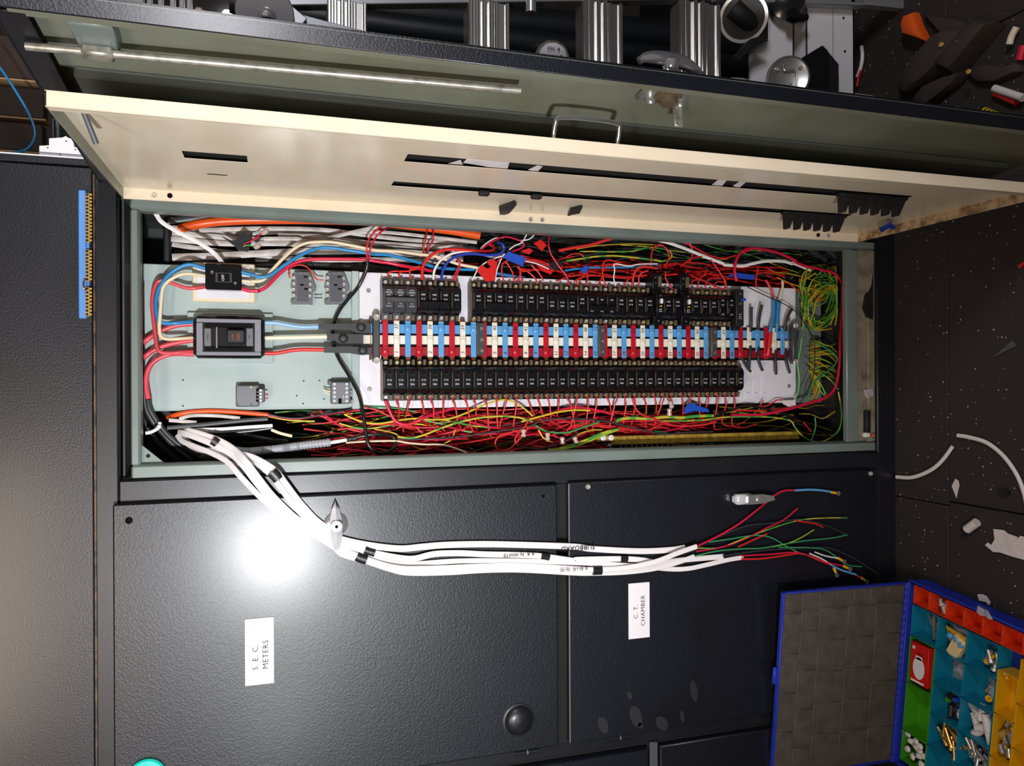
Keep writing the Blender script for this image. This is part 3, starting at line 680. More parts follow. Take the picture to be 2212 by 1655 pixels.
p = P(463, 728, .0580); put(G().text('TRIPPED', .0045, P(449, 728, .0583), BU, -BR), 'lettering', 'print_black', ms)
put(G().text('440V', .005, P(539, 728, .0583), BU, -BR), 'lettering', 'print_black', ms)
def relay_base(x0, label):
    r = empty('relay_socket', P(x0, 622, .119), label, 'relay', 'relay bases above the cables')
    def q(pts, Yf, Yb, name, m_): return put(G().prism([P(x0 + x / 6.9, 622 + y / 6.9, Yf) for x, y in pts], (0, Yb - Yf, 0)), name, m_, r)
    q([(-110,-230),(120,-235),(160,-140),(215,20),(170,60),(160,250),(110,240),(-150,240),(-165,200),(-100,150),(-95,30),(-165,-20),(-150,-90),(-105,-120)], .100, .1195, 'base', 'relay_grey')
    q([(-75,-235),(105,-235),(110,-190),(95,190),(-70,190)], .088, .100, 'body', 'relay_dark')
    q([(-60,-232),(95,-232),(95,-205),(-60,-205)], .0872, .0885, 'marking_strip', 'relay_grey')
    for (x, y) in ((-118, -150), (-118, -65), (-122, 22), (-120, 112), (-50, 128), (45, 128), (118, 118), (122, 30), (122, -55), (115, -140)):
        p = P(x0 + x / 6.9, 622 + y / 6.9, .098); put(screw(G(), (p.x, .099, p.z), .0048), 'terminal_screw', 'screw_white', r)
    for (x, y) in ((55, -165), (62, 15), (0, -45)):
        p = P(x0 + x / 6.9, 622 + y / 6.9, .0878); put(G().box((p.x - .002, .0874, p.z - .004), (p.x + .002, .0882, p.z + .004), .0006), 'keyway', 'print_black', r)
relay_base(652, 'grey relay base with screw terminals beside the isolator switch')
relay_base(725, 'grey relay base with screw terminals beside the black flex')
tm = empty('timer_module', P(535, 855, .119), 'plain grey relay box low on the plate with a red wired plug', 'relay')
put(G().pbox(509, 832, 560, 879, .094, .1195, .003), 'case', 'relay_grey', tm)
put(G().pbox(553, 840, 572, 869, .084, .115, .002), 'plug', 'relay_dark', tm)
for i in range(4):
    y = 843.5 + i * 7.3
    put(G().pbox(553, y - 2, 559, y + 2, .0832, .0845, .0004), 'slot', 'print_black', tm)
    p = P(563, y, .0835); put(G().lathe((p.x, .084, p.z), BO, [(.0028, 0), (.0028, .001), (0, .0014)], 10), 'terminal_screw', 'print_white', tm)
for (x, y) in ((542, 836), (513, 875), (543, 874)): p = P(x, y, .0935); put(screw(G(), (p.x, .094, p.z), .0024), 'rivet', 'brass' if y < 840 else 'relay_dark', tm)
rl = empty('plug_relay', P(735, 848, .119), 'grey relay with ringed terminals and cut cream wires by the plate corner', 'relay')
put(G().pbox(715, 825, 757, 873, .086, .1195, .0025), 'case', 'relay_grey', rl)
put(G().pbox(708, 822, 722, 832, .104, .1195, .003), 'mounting_ear', 'relay_grey', rl)
for i in range(5):
    for x in (722.5, 749):
        p = P(x, 830 + i * 9.1, .0855); put(G().lathe((p.x, .0862, p.z), BO, [(.003, 0), (.003, .001), (.0016, .001), (.0012, .0002), (0, .0002)], 12), 'terminal', 'print_white', rl)
put(G().pbox(731, 861, 738, 872, .0848, .0862, .0005), 'marking_block', 'print_black', rl)
put(G().text('OMR', .004, P(742, 858, .0858), BU, -BR), 'lettering', 'print_white', rl)
put(G().pbox(757, 861, 764, 872, .1, .1195, .003), 'mounting_foot', 'zinc', rl)
# ================================================================== neutral link and breaker resting above
nl = empty('neutral_link', P(185, 690, -.01), 'blue neutral bar with brass terminals propped on the cabinet top rail', 'terminal bar')
put(G().pbox(169, 410, 186, 688, -.012, 0.0, .002).pbox(186, 498, 193, 640, -.006, 0, .001), 'base', 'terminal_blue', nl)
for j, (y0, y1, n) in enumerate(((417, 523, 14), (539, 607, 9), (620, 683, 8))):
    br_ = put(G().pbox(184, y0, 193, y1, -.016, -.001, .001), 'brass_block', 'brass', nl)
    for i in range(n):
        y = y0 + (i + .5) * (y1 - y0) / n
        p = P(188, y, -.0165); put(G().lathe((p.x, -.016, p.z), BO, [(.0026, 0), (.0026, .0004), (0, .0004)], 10), 'hole', 'black_gap', br_)
        p = P(196, y, -.008); put(G().lathe((p.x, -.009, p.z + .004), BR, [(.0026, 0), (.0026, .006), (.0014, .0065), (0, .006)], 10), 'terminal_screw', 'brass', br_)
put(G().tube([P(186, 603, -.017), P(181, 607, -.020), P(181, 622, -.020), P(186, 627, -.017)], .0016, 8), 'bridge', 'copper', nl)
mc = empty('din_breaker', (.461, .02, 2.07), 'white modular breaker seen edge on beside the upper panel', 'circuit breaker')
def mpoly(pts): return [Vector((P(x, y, .02).x, .02, P(x, y, .02).z)) for x, y in pts]
g = G().prism(mpoly([(85,343),(85,315),(106,314),(106,299),(135,297),(142,294),(148,298),(158,301),(160,317),(176,322),(181,342),(181,348)]), (0, .055, 0)); put(g, 'case', 'white_steel', mc)
for (x, y) in ((143, 305), (103, 319), (163, 323), (130, 334)): p = P(x, y, .0195); put(screw(G(), (p.x, .02, p.z), .0018), 'rivet', 'bronze', mc)
put(G().pbox(86, 331, 180, 333, .0195, .0205), 'seam', 'conduit_grey', mc)
# ================================================================== cables and wires
def path(spec, Y):
    """spec: 'e 10,20 30,40 f 5,6': zone letters switch the pixel frame; a third number is the depth in mm"""
    out = []; zone = 'z'; cur = None
    toks = spec.split(); npt = sum(',' in t for t in toks); i = 0
    for t in toks:
        if ',' not in t: zone = t; continue
        v = [float(q) for q in t.split(',')]
        if len(v) > 2: d = v[2] / 1000
        elif isinstance(Y, (tuple, list)): d = (Y[0] + (Y[1] - Y[0]) * (i / max(1, npt - 1))) / 1000
        else: d = Y / 1000
        out.append(P(*zp(zone, v[0], v[1]), d)); i += 1
    return out
def wire(name, m, dia, Y, spec, label, cat='wire', flat=1.0, group=None, n=8, seg=5, parent=None):
    return put(G().tube(path(spec, Y), dia / 2000, n, seg, flat), name, m, parent, label=label, cat=cat, group=group, sharp=60)
C_, W_ = 'cable', 'wire'
# feeds round the isolator and the main switch
wire('feed_cable', 'w_blue', 9, 80, 'e 1590,968,88 1380,915 1200,990 1070,1130 1000,1300 1000,1450 1030,1560 1110,1595 1250,1590 1440,1575,90', 'blue cable bowing left from the small isolator to the main switch', C_)
wire('feed_cable', 'w_cream', 8, 76, 'e 1590,1052,88 1340,1022 1180,1080 1085,1170 1062,1300 1050,1450 1040,1600 g 945,130 962,225 1030,256 1150,252 1310,240,90', 'cream cable bowing left from the small isolator to the main switch', C_)
wire('feed_cable', 'w_pale_red', 8.5, 82, 'e 1590,1170,90 1450,1188 1330,1182 1180,1130 1045,1102 980,1180 953,1350 968,1550 g 895,150 915,320 950,390 1050,404 1150,398 1310,385,92', 'red cable bowing left from the small isolator to the main switch', C_)
wire('supply_cable', 'w_pale_red', 11.5, 96, 'g 1310,95 1150,108 1020,145 900,205 800,275 760,330,110', 'uppermost of three thick red sleeved cables entering the main switch', C_, group='supply cables')
wire('supply_cable', 'w_pale_red', 11.5, 96, 'g 1310,268 1150,290 1000,325 890,372 800,435 765,470,110', 'middle one of three thick red sleeved cables entering the main switch', C_, group='supply cables')
wire('supply_cable', 'w_pale_red', 11.5, 94, 'g 1310,416 1120,410 1000,432 890,490 828,580 806,690 812,790 830,885', 'lowest of three thick red sleeved cables, curving down the plate edge', C_, group='supply cables')
wire('supply_cable', 'w_pale_red', 9, 104, 'g 782,690 780,750 792,810 818,885', 'short red sleeve beside the lowest thick red cable', C_)
wire('riser_conduit', 'w_black', 13, 100, 'g 752,-330 755,0 760,400 762,765', 'black riser cable along the left edge of the plate', C_)
wire('supply_cable', 'w_charcoal', 13, (96, 150), 'g 828,885 845,990 920,1120 1040,1270 1200,1400 1400,1520 1520,1570', 'innermost black supply cable curving from under the red sleeve', C_, group='black supply cables')
wire('supply_cable', 'w_charcoal', 13, (104, 150), 'g 785,800 800,960 870,1110 1000,1270 1130,1400 1300,1520 1380,1570', 'middle black supply cable in the zip-tied bundle', C_, group='black supply cables')
wire('supply_cable', 'w_black', 13, (120, 165), 'g 772,900 785,1090 850,1240 980,1390 1110,1500 1180,1570', 'outer black supply cable nearest the gusset plate', C_, group='black supply cables')
zt_ = put(G().tube(path('g 800,1245 840,1240 900,1215 940,1180 952,1130', 84), .0036, 8, 5, .35), 'cable_tie', 'w_white', label='white cable tie round the black supply cables', cat='cable tie')
put(G().pbox(*zp('g', 918, 1155), *zp('g', 962, 1200), .078, .090, .002), 'tie_head', 'w_white', zt_)
wire('outgoing_cable', 'w_light_blue', 10, 84, 'h 190,190 300,188 420,197 600,228 760,250 900,250 1060,245', 'light blue cable from the main switch to the blue busbar lug', C_)
wire('outgoing_cable', 'w_ivory', 10, 84, 'h 190,416 400,412 800,404 1180,396', 'ivory cable from the main switch to the white busbar lug', C_)
wire('outgoing_cable', 'w_red', 9.5, 84, 'h 190,642 320,645 450,632 620,600 800,588 960,590 1140,590', 'red cable from the main switch to the red busbar lug', C_)
# three cables from the isolator over to the right
wire('sub_main_cable', 'w_cream', 8, 84, 'e 1970,1105 2100,1112 f 0,1222 120,1226 220,1190 330,1060 500,880 680,725 850,655 1050,638 1250,645 1500,690 1800,750 i 100,490 400,505 700,545 1000,585 1300,690 1600,750', 'cream cable arching up from the isolator over the blue one', C_)
wire('sub_main_cable', 'w_blue', 8.5, 78, 'e 1970,998 2100,1035 f 0,1110 130,1160 280,1145 480,1010 750,840 1000,738 1200,728 1450,762 1800,815 i 60,548,84 300,563,88 700,662,96 1000,745,104 1300,770,110 1600,780,112 1900,835,114 2300,905,118', 'long blue cable arching from the isolator along the upper breakers', C_)
wire('sub_main_cable', 'w_crimson', 8.5, 80, 'e 1970,1190 2080,1220 2189,1216 f 120,1375 250,1305 450,1105 650,962 900,902 1200,893 1700,903 2000,945 i 60,640 250,672 500,722 800,775,100 950,800,110', 'crimson cable arching from the isolator below the blue one', C_)
wire('link_wire', 'w_red', 3.2, 88, 'f 600,1180 575,1100 620,1020 720,983 830,1003 920,1090 990,1192 1095,1212', 'thin red wire looping between the two relay bases')
wire('link_wire', 'w_charcoal', 3.0, 94, 'f 960,1470 1020,1472 1080,1470', 'short dark wire between the feet of the two relay bases')
wire('red_pair_wire', 'w_red', 4.4, 66, 'f 1748,910,80 1742,720 1795,560 1920,440 2060,370,90', 'left wire of the red pair rising from the black flex')
wire('red_pair_wire', 'w_crimson', 4.6, 68, 'f 1778,905,80 1798,740 1868,580 1980,470 2140,370,95', 'right wire of the red pair rising from the black flex')
wire('black_flex', 'w_black', 8.5, 100, 'f 1755,890,78 1735,1050,84 1620,1300 1450,1505 1340,1650 h 1265,150 1232,330 1250,520 1320,720,98 1480,985,90 1600,1210,80 1660,1400,72 1690,1640,66 r 245,200,64 268,400,62 300,540,60 360,612,62 450,640,66 560,612,72 622,550,80 612,485,88 560,440,88 440,422,84 300,432,84 150,462,88', 'black flex hanging across the plate and looping below the breakers', C_)
# upper cable bundle: orange conduit and flat white cables
wire('orange_conduit', 'w_orange', 21, 118, 'z 388,494,130 430,484 480,478 560,475 680,475 800,479 900,489 980,499 1036,509', 'thick orange conduit along the top of the opening', 'conduit', n=12)
wire('flat_white_cable', 'w_white', 10, 70, 'e 965,275,46 1010,350,55 1070,430 1250,540 1450,640 1650,770 1770,900,100', 'white flat cable slanting in from the top left corner', C_, .45)
FW_ = [('z 372,503 470,512 600,520 720,520 860,530 1000,540', 14, 150), ('z 370,516 480,526 610,526 700,533 800,540 950,556 1000,560', 14, 145), ('z 372,492 430,500 520,505 640,500 780,506 900,520 1010,524', 12, 160),
  ('z 430,498 560,494 700,497 820,512 930,522 1020,520', 11, 140), ('z 372,556 470,553 560,548 660,543 760,542 860,545 960,552', 17, 136), ('z 570,516 640,516 652,520 680,522 720,512 780,498 830,488 870,484', 10, 112),
  ('z 600,508 700,511 780,522 900,530 1000,533', 9, 128), ('z 740,502 830,502 930,512 1030,524', 9, 124), ('z 372,528 450,540 560,552 690,562 830,561 960,566', 12, 165)]
for i, (sp_, d_, y_) in enumerate(FW_): wire('flat_white_cable', 'w_dirty', d_, y_, sp_, 'grimy white flat cable, %s of the bundle lying under the orange conduit' % ORD[i], C_, .5, 'flat white cables')
for i, (sp_, d_, y_) in enumerate((('z 366,565 480,566 600,562 720,570 860,585', 18, 175), ('z 372,540 500,546 640,548 780,560', 15, 190), ('z 540,575 640,572 740,576 840,590', 13, 160), ('z 362,478 420,470 470,466 560,468', 15, 120))):
    wire('flat_black_cable', 'w_charcoal', d_, y_, sp_, 'flat black cable, %s of those behind the white bundle' % ORD[i], C_, .5, 'flat black cables')
put(G().pbox(352, 478, 368, 566, .135, .20, .004), 'rubber_grommet', 'black_rubber', label='black rubber edging where the upper cables enter', cat='grommet')
tb_ = put(G().pprism('e', [(1760,590),(1900,650),(2010,535),(2110,610),(2060,760),(1950,750),(1900,690)], .098, .112), 'tape_wrap', 'tape_black', label='black tape wrapped round bare wire ends in the white bundle', cat='tape')
wire('stub_wire', 'w_crimson', 3.2, 92, 'e 2010,680 2100,640 2189,585 f 60,610 160,520 215,500', 'crimson stub wire ending in a clear connector')
wire('stub_wire', 'w_earth', 3.0, 92, 'e 2005,705 2070,690 2140,715', 'green and yellow stub wire poking from the black tape')
for (x, y, w_) in ((208, 500, 34), (95, 715, 36)):
    p = P(*zp('f', x, y), .088); put(G().lathe(p, (0.3, -.6, -.7), [(.0045, -.004), (.0058, 0), (.0058, .006), (.004, .008), (.004, .012), (0, .012)], 12), 'crimp_connector', 'clear_plastic', label='clear crimp connector on the %s stub wire in the white bundle' % ('crimson' if x > 100 else 'earth'), cat='connector')
wire('loop_wire', 'w_red', 4.2, 92, 'i 800,575,110 795,450 830,290 858,130,120', 'left strand of the red loop hanging over the upper breakers')
wire('loop_wire', 'w_crimson', 4.4, 90, 'i 825,590,110 870,455 930,340 938,230 905,130,120', 'right strand of the red loop hanging over the upper breakers')
# conductors into the upper row
wire('tail_cable', 'w_red', 7.5, 78, 'i 775,930 778,760 835,640 960,530 1150,478 1400,480 1680,505,90 1820,490,100 1840,440,110 1780,400,120', 'thick red cable into the 60 amp three-pole breaker', C_)
wire('tail_cable', 'w_white', 6.5, 80, 'i 940,925 955,790 1030,660 1150,568 1300,520 1500,520 1700,560,92 1900,590,100 2000,540,104', 'white cable into the 60 amp three-pole breaker', C_)
wire('tail_cable', 'w_navy', 7.2, 74, 'i 1058,935 1080,800 1160,660 1300,570 1500,540 1780,562 1930,540 1992,465 1965,395 1900,370,90', 'dark blue cable into the 60 amp three-pole breaker', C_)
UW = [
 ('w_red', 4, 84, 'i 258,890 270,825 330,805 420,800 560,795,95 700,770,105', 'red tail into the left pole of the grey three-pole breaker'),
 ('w_red', 4, 86, 'i 428,895 430,850 460,810 560,800 680,760 740,700,100', 'red tail into the middle pole of the grey three-pole breaker'),
 ('w_scarlet', 4.5, 84, 'i 600,915 588,800 640,745 760,742 850,775,100', 'scarlet tail hooked over the right pole of the grey three-pole breaker'),
 ('w_crimson', 4, 80, 'i 1218,940 1290,790 1330,690 1300,620 1280,600,95', 'crimson tail of the lone breaker left of the gap'),
 ('w_red', 4, 84, 'i 1262,945 1310,800 1345,690 1330,640 1400,690,100 1600,690,110', 'red tail of the lone breaker left of the gap'),
 ('w_white', 3.4, 84, 'i 1520,940 1560,850 1620,750 1720,670 1850,610 1980,570', 'thin white wire rising from the first breaker right of the gap'),
 ('w_white', 3.4, 82, 'i 1865,960 1870,870 1900,740 1960,600 2000,540', 'thin white wire beside the red tape flag'),
 ('w_crimson', 4, 82, 'i 1730,950 1760,850 1850,700 1960,600 2050,560', 'crimson wire crossing the red tape flag'),
 ('w_red', 4, 84, 'i 1990,950 1960,820 1970,700 2060,620', 'red tail rising to the blue tape'),
 ('w_red', 4, 90, 'i 2140,940 2120,820 2050,700 2000,650', 'red tail bending left under the blue tape'),
 ('w_crimson', 4.4, 92, 'i 1650,480 1780,380 1950,300 2060,292 2207,335 j 160,340 225,410 170,460 60,500 0,520', 'crimson wire looping round above the blue tape'),
 ('w_white', 3.6, 96, 'i 1640,470 1720,390 1860,310 1980,300', 'white wire behind the crimson loop'),
 ('w_white', 3.6, 90, 'j 0,480 80,420 190,370 260,250 280,200', 'white wire rising past the crimson loop'),
 ('w_white', 3.6, 94, 'j 120,335 220,340 320,310 390,230', 'white wire running up to the frame beside the red flag'),
 ('w_crimson', 4.2, 84, 'j 600,230,100 588,400 620,540 690,650 j 760,755 840,850 882,940 885,1010', 'crimson wire dropping from the frame to an upper breaker'),
 ('w_red', 3.6, 88, 'j 240,620 400,635 520,670 630,720', 'upper red wire of the trio leaving the blue tape'),
 ('w_scarlet', 3.6, 90, 'j 240,640 400,660 520,700 620,740', 'lower red wire of the trio leaving the blue tape'),
 ('w_white', 3.4, 86, 'j 235,650 400,685 590,765', 'white wire of the trio leaving the blue tape'),
 ('w_red', 4, 86, 'j 420,990 380,900 280,810 180,780 120,740', 'red tail bending left below the blue tape'),
 ('w_red', 4, 90, 'j 510,945 460,850 400,780 330,710', 'red tail slanting right below the blue tape'),
 ('w_red', 4, 88, 'j 80,960 150,900 160,800 140,720', 'straight red tail under the blue tape'),
 ('w_red', 4, 86, 'j 215,970 180,890 160,760', 'second straight red tail under the blue tape'),
 ('w_scarlet', 4, 96, 'j 700,950 900,880 1150,850 1400,870 1700,890 1900,870', 'scarlet wire running level just above the breakers'),
 ('w_red', 4, 92, 'j 960,960 1060,900 1250,865 1500,885 1750,905', 'red wire curving level out of the upper breakers'),
 ('w_red', 4, 84, 'j 1010,1010 1070,910 1135,820', 'left red tail under the small blue flag'),
 ('w_red', 4, 84, 'j 1150,1010 1168,910 1155,820', 'right red tail under the small blue flag'),
 ('w_red', 4, 82, 'j 1310,1010 1385,890 1388,750 1415,660 1490,635 1600,660 1700,700,96', 'tall red hook over the middle of the upper row'),
 ('w_red', 4, 84, 'j 1448,1030 1400,900 1398,800 1460,715 1540,705 1640,720', 'short red hook over the middle of the upper row'),
 ('w_white', 3.6, 82, 'j 1585,1020 1558,900 1572,780 1558,705 1610,692 1780,722 1950,695 2207,690', 'white tail bent square above the upper row'),
 ('w_scarlet', 7, 84, 'j 1838,1020 1855,860 1920,760 2040,735 2200,760,92', 'thick scarlet tail into the upper row left of the tall breaker'),
 ('w_red', 4.5, 90, 'j 1710,1010 1800,900 1920,870 2050,860', 'red tail tucked behind the thick scarlet one'),
 ('w_pale_red', 4, 86, 'j 1945,1020 1930,900 1970,830 2070,790', 'pale red tail right of the thick scarlet one'),
 ('w_red', 4, 88, 'j 2110,740 2120,560 2150,460 2207,420 k 90,430 180,405 262,455 312,560 290,660 240,730', 'red wire standing up in a round loop near the tall breaker'),
 ('w_scarlet', 9, 100, 'j 740,492 950,452 1200,410 1400,350 1580,295', 'thick red cable slanting up to the frame', ),
 ('w_blue', 6, 112, 'j 820,795 1000,765 1300,745 1700,742 2207,718', 'dark blue cable running level behind the red tails'),
 ('w_mustard', 3.2, 108, 'j 1000,472 1300,420 1700,396 2000,398 2300,420', 'mustard wire running level under the frame'),
 ('w_earth', 3.6, 108, 'j 1050,505 1300,505 1600,512 1850,500 2030,452', 'green and yellow wire under the mustard one'),
 ('w_earth', 5, 100, 'j 850,645 1100,610 1300,580 1550,570 1800,590 2207,640 k 200,652 300,630', 'thicker green and yellow wire across the upper opening'),
 ('w_red', 3.6, 104, 'j 810,620 900,560 1020,535 1100,570 1120,640', 'small red hoop by the black tape knot'),
 ('w_red', 4.6, 92, 'k 460,340 700,450 900,560 1100,608 1250,580 1450,510 1600,450 1740,390', 'red wire sagging across under the white flat cable'),
 ('w_red', 5, 90, 'k 600,340 650,450 660,560 620,660', 'short red wire crossing the white flat cable'),
 ('w_crimson', 8, 80, 'k 1320,950 1290,800 1310,650 1380,520 1480,468 1600,460 1850,500 2050,570 2207,650 l 900,430 1050,490 1180,512 1280,545 1390,562 1480,620 1560,730,60', 'thick crimson cable from the tall black module to the far corner', ),
 ('w_red', 4, 84, 'k 490,735 600,640 720,592 850,580 950,650 1050,790 1130,920 1170,1065', 'red wire arching over to the bold printed breakers'),
 ('w_red', 4, 82, 'k 640,870 800,930 1000,1022 1110,1060 1160,1020 1150,930', 'red wire slanting down to the bold printed breakers'),
 ('w_red', 4, 92, 'k 640,1020 660,950 740,915 800,880 880,800', 'red tail rising from the seventh breaker from the right end'),
 ('w_red', 4, 90, 'k 740,1050 750,960 820,870 920,840 1040,875', 'red hook over the right part of the upper row'),
 ('w_red', 4, 88, 'k 855,1055 870,960 940,910 1080,905', 'low red hook over the right part of the upper row'),
 ('w_red', 4, 88, 'k 990,1060 1000,980 1060,955 1130,970', 'smallest red hook over the right part of the upper row'),
 ('w_red', 4, 84, 'k 365,1070 300,980 260,890 260,800', 'bare-ended red wire beside the left tall breaker'),
 ('w_red', 4.5, 90, 'k 240,860 340,850 440,845', 'red wire passing between the two tall breakers'),
 ('w_mustard', 3.6, 108, 'k 0,625 200,652 320,620 355,560 320,490', 'mustard wire bending up inside the upper opening'),
 ('w_mustard', 3.2, 106, 'l 560,572 800,590 1000,640 1330,738', 'upper mustard wire reaching into the earth coil'),
 ('w_mustard', 3.6, 96, 'l 640,645 850,740 1050,790 1190,812', 'lower mustard wire reaching into the earth coil'),
 ('w_red', 3.8, 96, 'l 620,735 780,722 880,785 960,852 1100,882 1200,930 1265,975', 'red wire wandering into the earth coil'),
 ('w_red', 3.8, 100, 'l 350,595 450,580 600,592 750,645', 'red wire above the empty end of the pan'),
 ('w_red', 4.2, 90, 'l 350,780 345,660 375,520', 'upright red wire left of the sleeved conductors'),
 ('w_scarlet', 7, 84, 'l 585,940 570,850 530,760 480,680', 'scarlet conductor into the left blue sleeve'),
 ('w_cream', 7, 86, 'l 675,970 690,880 718,780 715,690', 'cream conductor into the right blue sleeve'),
 ('w_black', 2.6, 70, 'l 225,780 500,910 800,1050 960,1190 1080,1380 1150,1500 p 1170,120 1160,400 1100,600 1000,790 950,880', 'thin black drawstring across the empty end of the pan'),
]
for (m_, d_, y_, sp_, lab) in UW: wire('wire', m_, d_, y_, sp_, lab)
wire('flat_white_cable', 'w_white', 9, 84, 'k 60,320,100 300,375 600,482 850,585 1130,690', 'white flat cable slanting under the frame above the tall breakers', C_, .45)
wire('flat_white_cable', 'w_white', 9, 96, 'k 1120,705 1400,722 1550,690 1750,652 2000,652 2150,690 l 850,440 980,490 1110,545', 'white flat cable waving across the upper right of the opening', C_, .45)
# tape flags
def flag(zone, pts, Y, m_, name, label): return put(G().pprism(zone, pts, Y / 1000, Y / 1000 + .0022), name, m_, label=label, cat='tape')
flag('i', [(1590,790),(1660,700),(1730,760),(1800,740),(1730,660),(1840,610),(1890,690),(1860,940),(1720,950)], 80, 'tape_red', 'tape_flag', 'folded red tape flag above the gap in the breakers')
flag('i', [(1970,600),(2060,500),(2140,545),(2120,640)], 78, 'tape_blue', 'tape_flag', 'bright blue tape wrap on the wires above the breakers')
flag('j', [(-40,560),(60,530),(250,600),(200,725),(-20,640)], 82, 'tape_blue', 'tape_flag', 'pale blue tape tail beside the bright blue wrap')
flag('j', [(360,385),(470,325),(560,410),(485,505),(420,430)], 90, 'tape_red', 'tape_flag', 'red tape flag under the frame')
flag('j', [(170,500),(300,455),(355,495),(300,550)], 92, 'tape_red', 'tape_flag', 'small red tape flag beside the crimson loop')
flag('j', [(400,690),(520,720),(650,810),(620,850),(480,790)], 100, 'tape_red', 'tape_flag', 'dim red tape tail behind the red and white trio')
flag('j', [(1065,785),(1130,710),(1165,720),(1160,800),(1110,840)], 82, 'tape_blue', 'tape_flag', 'small dark blue tape flag over the upper breakers')
flag('j', [(590,720),(640,660),(760,640),(830,650),(800,700),(740,760),(690,800)], 86, 'tape_black', 'tape_flag', 'black tape knot in the middle of the upper wiring')
flag('k', [(1180,870),(1300,820),(1590,860),(1580,930),(1380,910)], 100, 'tape_blue', 'tape_flag', 'dark blue tape behind the thick crimson cable')
flag('s', [(1870,175),(1890,110),(1945,55),(2160,130),(2172,165),(1990,150),(1900,182)], 74, 'tape_blue', 'tape_flag', 'blue tape flag among the lower red tails')
flag('o', [(2000,1270),(2190,1260),(2205,1340),(2120,1365),(2030,1320)], 84, 'paper', 'paper_tag', 'white paper tag with pen marks below the pan corner')
# sleeved strap ends at the empty end of the pan
SL = [('shrink_black', 9, 'o 1560,470,88 1562,600 1548,720 1545,820', 'black sleeve hanging below the discoloured white strap'), ('shrink_black', 9, 'o 1570,300,88 1575,180 1575,20 k 1540,1330', 'black sleeve standing above the discoloured white strap'),
  ('shrink_black', 9, 'o 1680,520,88 1675,650 1695,760 1735,850', 'black sleeve hanging below the sixth blue strap from the end clamp'), ('shrink_black', 9, 'o 1675,270,88 1680,170 1700,40 k 1695,1300', 'black sleeve standing above the blue strap beside it'),
  ('w_blue', 11, 'o 1830,320,86 1865,200 1895,60 k 1870,1210', 'left light blue sleeve over the red strap'), ('w_blue', 11, 'o 1930,310,86 1945,200 1950,60 k 1955,1240', 'right light blue sleeve over the cream strap'),
  ('shrink_black', 9, 'o 1920,560,88 1915,700 1920,800 1922,905', 'black sleeve hanging below the last cream strap'), ('shrink_black', 9, 'o 2055,580,88 2065,700 2090,800 2115,885', 'black sleeve hanging below the last blue strap'),
  ('shrink_black', 9, 'o 2040,280,88 2070,150 2110,40 k 2150,1360', 'black sleeve leaning above the last blue strap'), ('shrink_black', 8, 'o 1440,660,88 1500,780 1570,865', 'black sleeve curling out beside the last lower breaker'),
  ('w_red', 11, 'o 1812,640,84 1825,520 1850,310', 'red sleeve slanting across the cream busbar')]
for (m_, d_, sp_, lab) in SL: wire('strap_sleeve', m_, d_, 80, sp_, lab, 'sleeve', .7, 'sleeved strap ends')
